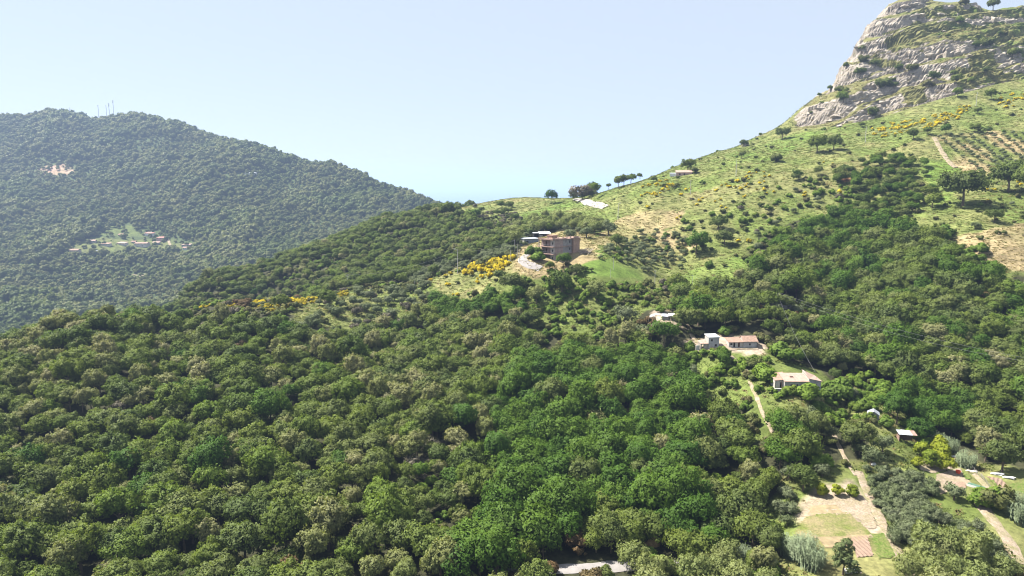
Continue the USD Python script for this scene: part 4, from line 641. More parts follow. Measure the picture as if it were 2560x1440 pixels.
# the wood keeps clear of the plants above
skeep = cKDTree(np.array([s[2][:2] for s in SINGLES])); srad = np.array([PROTO[s[0]][s[1]][2] * s[3] for s in SINGLES])
for kind, lst in PLACED.items():
    a = np.array([[l[0], l[1]] for l in lst]); d, i = skeep.query(a); big = 0.45 if kind in SMALL else 0.8
    PLACED[kind] = [l for l, dd, ii in zip(lst, d, i) if dd > srad[ii] * big]
print({k: len(v) for k, v in PLACED.items()}, len(SINGLES))

# ---- labels: what it looks like, and which one it is, counted from the nearest landmark
MARKS = [(1395, 625, 'the unfinished building'), (1778, 855, 'the small white house'), (1860, 855, 'the tile-roofed cottage'), (1995, 950, 'the long house'), (1660, 795, 'the white rubble track'), (869, 705, 'the twin-armed pole'), (1144, 650, 'the pole by the broom'), (1230, 665, 'the yellow broom bank'), (1378, 495, 'the lone saddle tree'), (1490, 510, 'the upper road bend'),
         (1941, 750, 'the wire pole'), (2262, 1085, 'the tin-roofed shed'), (2182, 1040, 'the grey hut'), (2108, 1390, 'the pine'), (2095, 1230, 'the three citrus trees'), (2080, 1300, 'the grass plot'), (2005, 1375, 'the round cane clump'), (1460, 1420, 'the bottom road'), (2405, 470, 'the large spreading oak'), (2460, 620, 'the dry field'),
         (2440, 380, 'the olive terraces'), (2062, 358, 'the large tree pair'), (1700, 435, 'the pink house'), (1870, 360, 'the stone hut'), (1740, 600, 'the bright tree'), (1620, 610, 'the olive grove'), (1180, 765, 'the broom bank acacias'), (1745, 750, 'the huge old oak'), (2108, 435, 'the red earth scar'), (1600, 1360, 'the pale tree by the road'), (2330, 1280, 'the grey orchard'), (1560, 670, 'the bright green field'),
         (60, 900, 'the crest end'), (300, 760, 'the crest of the near slope'), (560, 750, 'the heath on the crest'), (700, 640, 'the middle ridge skyline'), (950, 560, 'the bare ridge spot'), (20, 1420, 'the lower left corner'), (500, 1430, 'the lower edge of the wood'), (1000, 1430, 'the foot of the wood'), (20, 1150, 'the left edge of the wood'),
         (400, 1000, 'the heart of the wood'), (800, 900, 'the upper wood'), (800, 1150, 'the middle of the wood'), (1450, 1070, 'the bright acacia wood'), (2540, 870, 'the picture edge'), (2250, 800, 'the dark wood on the right'), (2540, 1420, 'the lower right corner'), (1850, 1200, 'the oaks left of the garden'), (2300, 250, 'the cliff'), (1355, 580, 'the white shelter'), (1120, 650, 'the olive strip'), (1105, 545, 'the big middle-ridge oak'), (1285, 735, 'the tall dark tree below the broom'), (1450, 560, 'the olives behind the building'), (1300, 555, 'the dry thicket on the saddle'), (960, 740, 'the olives on the crest'), (1700, 650, 'the foot of the olive grove'), (2150, 620, 'the bare earth patch'), (1340, 1200, 'the acacia wood edge'), (2300, 1400, 'the pale trees at the garden edge'), (1800, 1420, 'the pale thicket at the bottom'), (2230, 1190, 'the orchard head'), (720, 748, 'the dark oak on the crest'), (640, 735, 'the brown part of the crest'), (430, 748, 'the left part of the crest'), (810, 735, 'the narrow tree on the crest'), (2430, 1310, 'the orchard side')]
MU, MV = np.array([m[0] for m in MARKS]), np.array([m[1] for m in MARKS])
LOOKS_OF = {'oak_tree': ('dark green oak', 'dark oak'), 'acacia_tree': ('bright acacia', 'acacia'), 'chestnut_tree': ('pale-topped chestnut', 'chestnut'), 'olive_tree': ('grey-green olive tree', 'olive'), 'poplar_tree': ('pale loose tree', 'pale tree'), 'shrub': ('dull green shrub', 'shrub'),
            'bright_bush': ('bright green bush', 'bright bush'), 'broom_bush': ('yellow broom bush', 'broom'), 'bare_bush': ('grey bare bush', 'bare bush'), 'brown_bush': ('rust-brown bush', 'brown bush'), 'citrus_tree': ('small citrus tree', 'citrus'), 'cane_clump': ('cane clump', 'cane'), 'pine_tree': ('pine', 'pine')}
CATEGORY = {'oak_tree': 'tree', 'acacia_tree': 'tree', 'chestnut_tree': 'tree', 'olive_tree': 'olive tree', 'poplar_tree': 'tree', 'shrub': 'shrub', 'bright_bush': 'bush', 'broom_bush': 'bush', 'bare_bush': 'bush', 'brown_bush': 'bush', 'citrus_tree': 'tree', 'cane_clump': 'cane', 'pine_tree': 'tree'}
ORD = ['nearest', 'second nearest', 'third nearest', 'fourth nearest', 'fifth nearest', 'sixth nearest', 'seventh nearest', 'eighth nearest', 'ninth nearest', 'tenth nearest', 'eleventh nearest', 'twelfth nearest', 'thirteenth nearest', 'fourteenth nearest', 'fifteenth nearest', 'sixteenth nearest', 'seventeenth nearest', 'eighteenth nearest', 'nineteenth nearest', 'twentieth nearest'] + [f'{t} nearest' for t in ('twenty-first', 'twenty-second', 'twenty-third', 'twenty-fourth', 'twenty-fifth', 'twenty-sixth', 'twenty-seventh', 'twenty-eighth', 'twenty-ninth', 'thirtieth')]
_counts = {}
def which_one(items):
    """items: (kind, u, v, size) -> labels that count outward from the nearest landmark in one of eight directions."""
    out, buckets = [None] * len(items), {}
    for k, (kind, u, v, big) in enumerate(items):
        d = np.hypot(MU - u, (MV - v) * 1.25); j = int(d.argmin()); ang = math.degrees(math.atan2(MV[j] - v, u - MU[j]))
        way = ['right of', 'above and right of', 'above', 'above and left of', 'left of', 'below and left of', 'below', 'below and right of'][int(round(ang / 45.0)) % 8]
        buckets.setdefault((kind, way, j), []).append((d[j], k))
    for (kind, way, j), lst in buckets.items():
        for n, (_, k) in enumerate(sorted(lst)):
            o = (ORD[n] + ' ') if len(lst) > 1 and n < len(ORD) else ('farther ' if n >= len(ORD) else '')
            out[k] = f'{o}{LOOKS_OF[kind][0]} {way} {MARKS[j][2]}'
    return out
GROUP_OF = {'oak_tree': 'dark oaks of the woods', 'acacia_tree': 'bright acacias', 'chestnut_tree': 'pale-topped chestnuts of the wood', 'olive_tree': 'grey-green olive trees', 'poplar_tree': 'pale loose trees', 'shrub': 'dull green shrubs', 'bright_bush': 'bright green bushes', 'broom_bush': 'yellow broom bushes', 'bare_bush': 'bare grey bushes', 'brown_bush': 'rusty brown bushes', 'citrus_tree': 'citrus trees', 'cane_clump': 'cane clumps', 'pine_tree': 'pines'}
def plant(kind, var, p, s, rot, label, squash=1.0):
    x = xform(kind, p - np.array([0, 0, 0.1]), rot, (s, s, s * squash))
    x.GetPrim().GetReferences().AddInternalReference(PROTO[kind][var][0]); x.GetPrim().SetInstanceable(True)
    return tag(x, label, CATEGORY[kind], GROUP_OF[kind])
MOST = {'oak_tree': 300, 'shrub': 280, 'olive_tree': 280, 'broom_bush': 220}
rest = {}
singles_of = {}
for kind, var, p, s, label in SINGLES: singles_of.setdefault(kind, []).append((var, p, s, label))
for kind in sorted(set(PLACED) | set(singles_of)):
    lst = PLACED.get(kind, []); arr = np.array([l[:3] for l in lst]).reshape(-1, 3); p = np.stack([arr[:, 0], arr[:, 1], ground(arr[:, 0], arr[:, 1])], -1)
    r = np.array([PROTO[kind][l[4]][2] for l in lst]); h = np.array([PROTO[kind][l[4]][3] for l in lst]); top = p + np.stack([r * 0, r * 0, h * arr[:, 2] * 0.6], -1) if len(lst) else p
    u, v, dd = pixel(top); px = arr[:, 2] * r / dd * FOC if len(lst) else np.zeros(0)
    seen = (u > 8) & (u < 2552) & (v < 1428) & (v > 8); px = np.where(seen, px, 0)
    n_single = len(singles_of.get(kind, [])); order = np.argsort(-px)[:max(0, MOST.get(kind, 290) - n_single)]; order = order[px[order] > 4.0]
    chosen = np.zeros(len(lst), bool); chosen[order] = True
    entries = [(kind, q[1], q, None) for q in []]
    items = [(kind, u[k], v[k], px[k]) for k in order]
    sing = singles_of.get(kind, []); su = pixel(np.array([q[1] for q in sing]).reshape(-1, 3)) if sing else None
    unl = [k for k, q in enumerate(sing) if q[3] is None]; items += [(kind, su[0][k], su[1][k], 0) for k in unl]
    lab = which_one(items)
    for k, (var, q, s, label) in enumerate(sing):
        if label is None: label = lab[len(order) + unl.index(k)]
        plant(kind, var, q, s, (k * 2.4) % 6.28, label)
    for n, k in enumerate(order):
        plant(kind, lst[k][4], p[k], lst[k][2], lst[k][3], lab[n], 0.82 + 0.4 * ((k * 0.618) % 1))
    for k in np.nonzero(~chosen)[0]: rest.setdefault((kind, lst[k][4]), []).append((*p[k], lst[k][2], lst[k][3]))
def instancer(name, protos, rows, label=None, floor=0.1):
    """One mass of plants: rows (prototype number, x, y, z, scale, rotation)."""
    rows = np.array(rows, float); pi = UsdGeom.PointInstancer.Define(stage, f'/World/{name}')
    for k, (v, f, n, mat) in enumerate(protos):
        q = f'/World/{name}/plant_{k:03d}'; mesh_n(q, v, f, n, mat); pi.CreatePrototypesRel().AddTarget(q)
    pi.CreateProtoIndicesAttr(Vt.IntArray.FromNumpy(rows[:, 0].astype(np.int32)))
    pi.CreatePositionsAttr(Vt.Vec3fArray.FromNumpy((rows[:, 1:4] - np.array([0, 0, floor])).astype(np.float32)))
    pi.CreateScalesAttr(Vt.Vec3fArray.FromNumpy(np.repeat(rows[:, 4:5], 3, 1).astype(np.float32)))
    pi.CreateOrientationsAttr(Vt.QuathArray([Gf.Quath(math.cos(a / 2), 0, 0, math.sin(a / 2)) for a in rows[:, 5]]))
    tag(pi, label, kind='stuff'); return pi
protos, rows = [], []
for (kind, var), lst in rest.items():
    v, f, n = PROTO[kind][var][1]
    for l in lst: rows.append((len(protos), *l))
    protos.append((v, f, n, MATS[kind]))
instancer('woodland', protos, rows, 'dense mixed green woodland covering the slopes')
# ---- the far hill's woods
fx_, fy_ = cells(8.0, -1750, 120, 640, 2050); fp = np.stack([fx_, fy_, ground(fx_, fy_)], -1); fu, fv, fd = pixel(fp)
k = (fu > -60) & (fu < 1200); fp, fu, fv = fp[k], fu[k], fv[k]
op = RegularGridInterpolator((GY, GX), OPENNESS, method='nearest', bounds_error=False, fill_value=0)((fp[:, 1], fp[:, 0]))
thin = meshkit.fbm(np.stack([fp[:, 0] / 95.0, fp[:, 1] / 95.0, fp[:, 0] * 0 + 4], -1), 3, 9)
VILLAGE = [(150, 645), (180, 612), (250, 590), (300, 575), (400, 575), (430, 590), (485, 606), (510, 650), (470, 640), (400, 640), (260, 640)]
keep = in_view(fp, 7.0, 40) & ((op < 0.5) | (rng.uniform(size=len(fp)) < 0.38)) & ~(inside(VILLAGE, fu, fv) & (rng.uniform(size=len(fp)) < 0.55))
fp, fu, fv, thin = fp[keep], fu[keep], fv[keep], thin[keep]
pale = meshkit.fbm(np.stack([fp[:, 0] / 60.0, fp[:, 1] / 90.0, fp[:, 0] * 0 + 8], -1), 3, 12) + 0.06 * rng.normal(size=len(fp)); vill = inside(VILLAGE, fu, fv)
rows = [(int(rng.integers(5)) + (5 if a_ > 0.60 else 0), *q, rng.uniform(0.5, 1.75) * (0.6 if g_ else float(np.interp(t, (0.4, 0.6), (1.4, 0.8)))) * (0.75 if a_ > 0.60 else 1.0) * (1.35 if (v_ < 330 and u_ < 215) else 1.0), rng.uniform(0, 6.28)) for q, t, a_, g_, u_, v_ in zip(fp, thin, pale, vill, fu, fv)]
print('far trees', len(rows), 'near rest', sum(len(v) for v in rest.values()))
instancer('far_woodland', [(*m, MATS['far_tree']) for m in FAR] + [(*m, MATS['far_bright']) for m in FAR], rows, 'hazy woodland covering the far hill')
# ---- tufts of grass on the open land
gx_, gy_ = cells(1.9, -330, 560, 110, 640); k = rng.uniform(size=len(gx_)) < np.clip(260.0 / gy_, 0.35, 1.0); gx_, gy_ = gx_[k], gy_[k]
gp = np.stack([gx_, gy_, ground(gx_, gy_)], -1); gu, gv, _ = pixel(gp)
op = RegularGridInterpolator((GY, GX), OPENNESS, method='nearest', bounds_error=False, fill_value=0)((gy_, gx_))
bare = np.zeros(len(gp), bool)
for d0, d1, poly in OPEN_LAND[:9] + OPEN_LAND[11:12]: bare |= inside(poly, gu, gv) & (gy_ > d0) & (gy_ < d1)
k = (op > 0.5) & (gu > -40) & (gu < 2600) & (gv < 1480) & ~bare; gp, gu = gp[k], gu[k]; k = in_view(gp, 0.5, 30); gp = gp[k]
colour_at = RegularGridInterpolator((GY, GX), COL, bounds_error=False, fill_value=0)((gp[:, 1], gp[:, 0]))
straw = colour_at[:, 0] > colour_at[:, 1] * 1.02
tuft_mats = [foliage('grass_blades', [(0.085, 0.125, 0.025), (0.11, 0.145, 0.035), (0.135, 0.15, 0.045), (0.075, 0.11, 0.025)], 0.3), foliage('straw_blades', [(0.21, 0.175, 0.075), (0.17, 0.145, 0.058), (0.25, 0.20, 0.095), (0.15, 0.14, 0.048)], 0.2)]
tufts = []
for s in range(4):
    r_ = np.random.default_rng(200 + s); n_ = 26; c = r_.normal(size=(n_, 3)) * np.array([0.55, 0.55, 0.0]); c[:, 2] = r_.uniform(0.05, 0.35, n_); o = np.tile([0, 0, 1.0], (n_, 1)) + r_.normal(size=(n_, 3)) * 0.5
    tufts.append((*leaf_cards(c, o / np.linalg.norm(o, axis=1, keepdims=True), 0.2, r_, 1.2, 1.5), tuft_mats[s // 2]))
rows = [(int(rng.integers(2)) + (2 if (w if rng.uniform() < 0.85 else not w) else 0), *q, rng.uniform(0.5, 1.2), rng.uniform(0, 6.28)) for q, w in zip(gp, straw)]
print('tufts', len(rows))
instancer('grass', tufts, rows, 'rough grass and dry straw on the open slopes', 0.05)

# ------------------------------------------------------------------ buildings
from shapely.geometry import Polygon, box as sbox
def box(x0, x1, y0, y1, z0, z1):
    m = trimesh.creation.box((x1 - x0, y1 - y0, z1 - z0)); m.apply_translation(((x0 + x1) / 2, (y0 + y1) / 2, (z0 + z1) / 2)); return m
def cat(ms): return trimesh.util.concatenate(ms)
def wall(p0, p1, outline, holes=(), t=0.28):
    """A wall from p0 to p1 (its outer face on that line, thickness to the left): outline = height or list of (along, z); holes = (a0, a1, z0, z1)."""
    p0, p1 = np.array(p0, float), np.array(p1, float); L = np.linalg.norm(p1 - p0); d = (p1 - p0) / L
    poly = Polygon([(0, -1.2), (L, -1.2), (L, outline), (0, outline)]) if np.isscalar(outline) else Polygon(outline)
    for a0, a1, z0, z1 in holes: poly = poly.difference(sbox(a0, z0, a1, z1))
    m = trimesh.creation.extrude_polygon(poly, t, engine='earcut')          # x along, y up, z = thickness
    M = np.eye(4); M[:2, 0] = d; M[2, 1] = 1; M[2, 0] = 0; M[:3, 1] = (0, 0, 1); M[:2, 2] = (d[1], -d[0]); M[2, 2] = 0; M[:2, 3] = p0 + np.array([-d[1], d[0]]) * t; M[:3, 2] = (d[1], -d[0], 0)
    m.apply_transform(M); return m
def frame_of(p0, p1, hole, depth, t=0.05, grow=0.0):
    """A thin panel standing inside a wall's opening, depth behind its face."""
    p0, p1 = np.array(p0, float), np.array(p1, float); d = (p1 - p0) / np.linalg.norm(p1 - p0); n = np.array([-d[1], d[0]]); a0, a1, z0, z1 = hole
    m = trimesh.creation.box((a1 - a0 + grow, t, z1 - z0 + grow)); M = np.eye(4); M[:2, 0] = d; M[:2, 1] = n; M[:2, 3] = p0 + d * (a0 + a1) / 2 + n * depth; M[2, 3] = (z0 + z1) / 2
    m.apply_transform(M); return m
def slab(points, t):
    """A sheet over four (or more) corner points, thickened downward by t."""
    p = np.array(points, float); n = len(p); q = p - np.array([0, 0, t]); v = np.vstack([p, q]); f = [[0, i, i + 1] for i in range(1, n - 1)] + [[n, n + i + 1, n + i] for i in range(1, n - 1)]
    for i in range(n): j = (i + 1) % n; f += [[i, n + i, n + j], [i, n + j, j]]
    return v, np.array(f)
CONCRETE = plain('concrete', (0.24, 0.19, 0.17), 0.9, 0.22, 0.9); SLAB_M = plain('slab_concrete', (0.28, 0.19, 0.155), 0.9, 0.2, 0.7); BLOCK = plain('block_wall', (0.26, 0.19, 0.17), 0.95, 0.25, 1.1); GREYBLOCK = plain('grey_block_wall', (0.204, 0.190, 0.184), 0.95, 0.3, 0.6)
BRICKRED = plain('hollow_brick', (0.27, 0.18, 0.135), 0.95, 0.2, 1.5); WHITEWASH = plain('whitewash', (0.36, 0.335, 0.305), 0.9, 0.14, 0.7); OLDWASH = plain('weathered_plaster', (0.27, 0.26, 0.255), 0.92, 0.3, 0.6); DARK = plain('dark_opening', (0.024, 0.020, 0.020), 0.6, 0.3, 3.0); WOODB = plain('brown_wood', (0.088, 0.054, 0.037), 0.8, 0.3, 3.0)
TILE = plain('roof_tiles', (0.25, 0.165, 0.125), 0.9, 0.25, 1.4, bump=0.5); TILEP = plain('pale_roof_tiles', (0.30, 0.215, 0.175), 0.9, 0.2, 1.2, bump=0.5); TILER = plain('red_roof_tiles', (0.326, 0.170, 0.136), 0.9, 0.2, 1.0); WHITE = plain('white_paint', (0.530, 0.530, 0.524), 0.7, 0.08, 0.8); TIN = plain('grey_tin', (0.272, 0.286, 0.306), 0.5, 0.2, 1.0, spec=0.5); RUST = plain('rusty_tin', (0.231, 0.150, 0.122), 0.7, 0.3, 1.5)
BLUEGREY = plain('blue_grey_sheet', (0.136, 0.163, 0.197), 0.6, 0.15, 0.8); TIMBER = plain('pale_timber', (0.340, 0.286, 0.231), 0.85, 0.25, 1.5); POLEM = plain('pole_concrete', (0.374, 0.360, 0.333), 0.85, 0.1, 1.0); METAL = plain('grey_metal', (0.218, 0.218, 0.218), 0.5, 0.1, 2.0, spec=0.5); WIRE = plain('wire', (0.204, 0.204, 0.204), 0.5, 0.05, 1.0)
STONE = plain('field_stone', (0.272, 0.245, 0.211), 0.95, 0.35, 2.5, bump=0.6); ASPH = plain('pale_road', (0.22, 0.205, 0.195), 0.95, 0.15, 0.6); GRAVEL = plain('white_gravel', (0.25, 0.232, 0.21), 0.95, 0.2, 1.0, bump=0.4)
def blend(name, a, b, scale):
    return usdkit.material(stage, f'/World/Looks/{name}', {'g': ('geometry', {}), 'n': ('noise_texture', {'scale': scale, 'detail': 7.0, 'roughness': 0.65}), 'r': ('rgb_ramp', {'ramp': [(0.40, a), (0.62, b)]}), 'f': ('noise_texture', {'scale': 2.5, 'detail': 6.0}), 'fr': ('map_range', {'from_min': 0.3, 'from_max': 0.7, 'to_min': 0.7, 'to_max': 1.3}), 'm': ('mix_color', {'blend_type': 'multiply', 'fac': 1.0}), 'bp': ('bump', {'strength': 0.7, 'distance': 0.15}), 'p': ('principled_bsdf', {'roughness': 0.95, 'specular_ior_level': 0.1})},
        [('g.position', 'n.vector'), ('g.position', 'f.vector'), ('n.fac', 'r.fac'), ('f.fac', 'fr.value'), ('r.color', 'm.a'), ('fr.result', 'm.b'), ('m.result', 'p.base_color'), ('f.fac', 'bp.height'), ('bp.normal', 'p.normal')], surface='p.BSDF')
EARTH = blend('earth_track', (0.26, 0.205, 0.158), (0.17, 0.155, 0.08), 0.45)
def at(u, v):
    p = hit([u], [v])[0]; return p
def corrugated(w, l, pitch=0.25, amp=0.04):
    n = int(w / pitch * 4); x = np.linspace(0, w, n + 1); z = amp * np.sin(x / pitch * 2 * np.pi); V = np.concatenate([np.stack([x, x * 0, z], -1), np.stack([x, x * 0 + l, z], -1), np.stack([x, x * 0, z - 0.03], -1), np.stack([x, x * 0 + l, z - 0.03], -1)]); m = n + 1; F = []
    for i in range(n): F += [[i, i + 1, m + i + 1], [i, m + i + 1, m + i], [2 * m + i, 3 * m + i + 1, 2 * m + i + 1], [2 * m + i, 3 * m + i, 3 * m + i + 1], [i, 2 * m + i + 1, i + 1], [i, 2 * m + i, 2 * m + i + 1], [m + i, m + i + 1, 3 * m + i + 1], [m + i, 3 * m + i + 1, 3 * m + i]]
    return V, np.array(F)

# ---- the unfinished building
c = at(1386, 650); c[2] -= 0.6; B = xform('unfinished_building', c, math.radians(44)); tag(B, 'unfinished three-storey concrete building with balcony slabs on the ridge', 'building'); Bp = B.GetPath()
FL = 3.35
for k in range(4):
    z = k * FL; x0 = -1.4 if k in (1, 2, 3) else 0.0
    put('floor_slab', cat([box(x0, 12.2, -0.25, 9.4, z - 0.28, z)]) if k else box(0, 12, 0, 9.2, -1.5, 0), SLAB_M, Bp)
for k in range(3):
    z = k * FL; wm = [CONCRETE, BLOCK, BLOCK][k]
    # front right facade (in shade): blockwork with two openings
    hs = [(10.3, 11.2, z + 1.2, z + 2.4)] if k else [(2.0, 4.2, z + 0.1, z + 2.4), (8, 10, z + 0.1, z + 2.4)]
    def seg(p0, p1, holes, mat, nm):
        L = math.dist(p0, p1); m = put(nm, wall(p0, p1, [(0, z), (L, z), (L, z + FL - 0.28), (0, z + FL - 0.28)], holes), mat, Bp); return m
    seg((0, 0.02), (6.0, 0.02), [h for h in hs if h[1] < 6], BLOCK if k else CONCRETE, 'block_wall'); seg((6.0, 0.05), (12.0, 0.05), [(a - 6, b - 6, q, r) for a, b, q, r in hs if a > 6], GREYBLOCK, 'block_wall')
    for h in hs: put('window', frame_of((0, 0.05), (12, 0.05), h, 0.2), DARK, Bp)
    # left facade (sunlit): a plastered corner strip with a small window, then a recessed wall behind the balcony with a door
    hole = (1.0, 1.75, z + 0.9, z + 2.0)
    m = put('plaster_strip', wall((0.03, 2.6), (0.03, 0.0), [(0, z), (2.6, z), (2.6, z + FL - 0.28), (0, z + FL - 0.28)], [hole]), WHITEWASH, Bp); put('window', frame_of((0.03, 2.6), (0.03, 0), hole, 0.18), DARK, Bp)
    door = (2.6, 3.6, z + 0.05, z + 2.2)
    put('block_wall', wall((0.9, 9.2), (0.9, 2.6), [(0, z), (6.6, z), (6.6, z + FL - 0.28), (0, z + FL - 0.28)], [door]), BLOCK, Bp); put('door', frame_of((0.9, 9.2), (0.9, 2.6), door, 0.18), WOODB, Bp)
    put('block_wall', wall((12, 0.3), (12, 9.2), [(0, z), (8.9, z), (8.9, z + FL - 0.28), (0, z + FL - 0.28)]), GREYBLOCK, Bp); put('block_wall', wall((12, 9.2), (0.9, 9.2), [(0, z), (11.1, z), (11.1, z + FL - 0.28), (0, z + FL - 0.28)]), GREYBLOCK, Bp)
    if k: put('balcony_rail', cat([box(-1.33, -1.28, 2.8, 9.2, z + 0.95, z + 1.0)] + [box(-1.33, -1.29, 2.8 + i * 1.06, 2.85 + i * 1.06, z, z + 0.95) for i in range(7)]), METAL, Bp)
    put('balcony_column', box(-1.25, -0.95, 8.7, 9.0, z, z + FL - 0.28), CONCRETE, Bp)
z = 3 * FL
put('parapet', cat([box(-1.4, 0.2, -0.22, 0.0, z, z + 0.5), box(0.2, 8.0, -0.22, 0.0, z, z + 0.35), box(-1.38, -1.18, 0.0, 9.3, z, z + 0.42)]), SLAB_M, Bp)
for x, y, h in ((3.2, 0.3, 1.0), (6.2, 0.3, 1.2), (9.0, 0.4, 1.1), (1.0, 5.0, 0.8), (5.0, 5.5, 1.0), (11.5, 0.4, 0.9)): put('column_stub', cat([box(x, x + 0.3, y, y + 0.3, z, z + h)] + [box(x + a, x + a + 0.03, y + b, y + b + 0.03, z + h, z + h + 0.6) for a in (0.04, 0.22) for b in (0.04, 0.22)]), CONCRETE, Bp)
put('roof_room', cat([wall((4.0, 5.0), (7.5, 5.0), [(0, z), (3.5, z), (3.5, z + 1.3), (0, z + 1.3)]), wall((4.0, 8.5), (4.0, 5.0), [(0, z), (3.5, z), (3.5, z + 1.3), (0, z + 1.3)]), box(3.8, 7.8, 4.8, 8.8, z + 1.3, z + 1.5)]), BRICKRED, Bp)
ann = put('annex', cat([wall((12.3, -0.9), (16.8, -0.9), [(0, 3.2), (4.5, 3.2), (4.5, 3 * FL), (0, 3 * FL)]), wall((12.3, 4.0), (12.3, -0.62), [(0, 3.2), (4.6, 3.2), (4.6, 3 * FL), (0, 3 * FL)]), wall((16.8, -0.9), (16.8, 4.0), [(0, 3.2), (4.9, 3.2), (4.9, 3 * FL), (0, 3 * FL)]), box(12.3, 16.8, -0.9, 4.0, 2.95, 3.2)]), BRICKRED, Bp)
put('annex_roof', box(11.9, 18.2, -1.3, 4.6, 3 * FL, 3 * FL + 0.3), SLAB_M, Bp); put('annex_column', box(12.3, 12.7, -0.9, -0.5, -1.5, 2.95), CONCRETE, Bp); put('annex_column', box(16.4, 16.8, -0.9, -0.5, -1.5, 2.95), CONCRETE, Bp); put('annex_parapet', box(11.9, 15.5, -1.28, -1.05, 3 * FL + 0.3, 3 * FL + 0.95), SLAB_M, Bp)
# ---- timber heap beside it
c = at(1460, 633); H = xform('timber_heap', c, math.radians(10)); tag(H, 'heap of pale planks and beams beside the unfinished building', 'timber heap')
r_ = np.random.default_rng(3)
for k in range(26):
    L = r_.uniform(2.5, 5.0); m = trimesh.creation.box((L, r_.uniform(0.15, 0.4), r_.uniform(0.05, 0.15))); m.apply_transform(trimesh.transformations.euler_matrix(0.2 * r_.normal(), -0.35 + 0.25 * r_.normal(), r_.uniform(-0.7, 0.7))); m.apply_translation((r_.uniform(-3.2, 3.2), r_.uniform(-2, 2), 0.3 + 0.06 * k)); put('plank', m, TIMBER if k % 3 else CONCRETE, H.GetPath())
# ---- sheds behind it
c = at(1311, 614); s = xform('grey_shed', c, math.radians(26)); tag(s, 'blue-grey shed with a flat pale roof left behind the unfinished building', 'shed'); P_ = s.GetPath()
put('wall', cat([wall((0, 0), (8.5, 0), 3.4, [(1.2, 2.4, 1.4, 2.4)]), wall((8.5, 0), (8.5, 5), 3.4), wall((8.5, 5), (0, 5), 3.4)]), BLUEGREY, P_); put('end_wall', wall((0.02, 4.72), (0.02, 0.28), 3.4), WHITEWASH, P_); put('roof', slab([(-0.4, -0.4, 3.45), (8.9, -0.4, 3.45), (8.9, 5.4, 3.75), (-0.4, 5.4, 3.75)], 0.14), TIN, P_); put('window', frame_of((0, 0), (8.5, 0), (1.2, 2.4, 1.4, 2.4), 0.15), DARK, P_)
c = at(1334, 596); s = xform('open_shelter', c, math.radians(6)); tag(s, 'long open shelter with a white roof behind the unfinished building', 'shelter'); P_ = s.GetPath()
for k, x in enumerate((0.1, 3.2, 6.4, 9.4)):
    for y in (0.1, 3.8): put('post', box(x, x + 0.2, y, y + 0.2, -0.8, 2.9), METAL, P_)
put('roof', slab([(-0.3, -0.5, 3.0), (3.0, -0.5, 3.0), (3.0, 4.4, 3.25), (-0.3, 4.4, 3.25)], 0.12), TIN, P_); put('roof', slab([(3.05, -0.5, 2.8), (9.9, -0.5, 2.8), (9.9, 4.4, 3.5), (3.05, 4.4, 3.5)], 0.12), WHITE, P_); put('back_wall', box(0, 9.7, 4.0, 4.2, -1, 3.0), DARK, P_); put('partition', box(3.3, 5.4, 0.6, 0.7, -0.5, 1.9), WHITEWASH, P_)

# ---- the small white house
c = at(1771, 872); s = xform('white_house', c, math.radians(6), 0.84); tag(s, 'small two-storey white house with a flat white roof under the huge oak', 'house'); P_ = s.GetPath()
h1, h2 = (1.0, 1.8, 3.2, 4.1), (2.7, 3.7, 0.9, 1.9)
put('wall', wall((0, 0), (4.6, 0), 5.0, [h1, h2]), OLDWASH, P_); put('wall', wall((0.0, 4.4), (0, 0.28), 5.0), WHITEWASH, P_); put('wall', wall((4.6, 0.28), (4.6, 4.4), 5.0), OLDWASH, P_); put('wall', wall((4.32, 4.4), (0.28, 4.4), 5.0), OLDWASH, P_)
put('roof', slab([(-0.25, -0.25, 5.06), (4.85, -0.25, 5.06), (4.85, 4.65, 5.5), (-0.25, 4.65, 5.5)], 0.16), WHITE, P_); put('cornice', cat([box(-0.3, 4.9, -0.33, -0.252, 4.82, 5.1)]), WHITE, P_)
for h in (h1, h2):
    w_ = put('window', frame_of((0, 0), (4.6, 0), h, 0.16), DARK, P_); put('frame', cat([frame_of((0, 0), (4.6, 0), (h[0] + h[1]) / 2 * np.array([1, 1, 0, 0]) + np.array([-0.03, 0.03, h[2], h[3]]), 0.11, 0.04)]), WOODB, w_.GetPath())
put('lean_to', cat([wall((-3.2, 0.4), (-0.05, 0.4), 2.2, [(0.4, 1.2, 0, 1.9)]), wall((-3.2, 3.5), (-3.2, 0.4), 2.2)]), STONE, P_); put('lean_to_roof', slab([(-3.5, 0.1, 2.25), (-0.05, 0.1, 2.25), (-0.05, 3.8, 3.0), (-3.5, 3.8, 3.0)], 0.12), TILEP, P_); put('low_wall', box(-5.2, -3.6, 0.6, 1.0, -0.8, 1.5), WHITEWASH, P_)
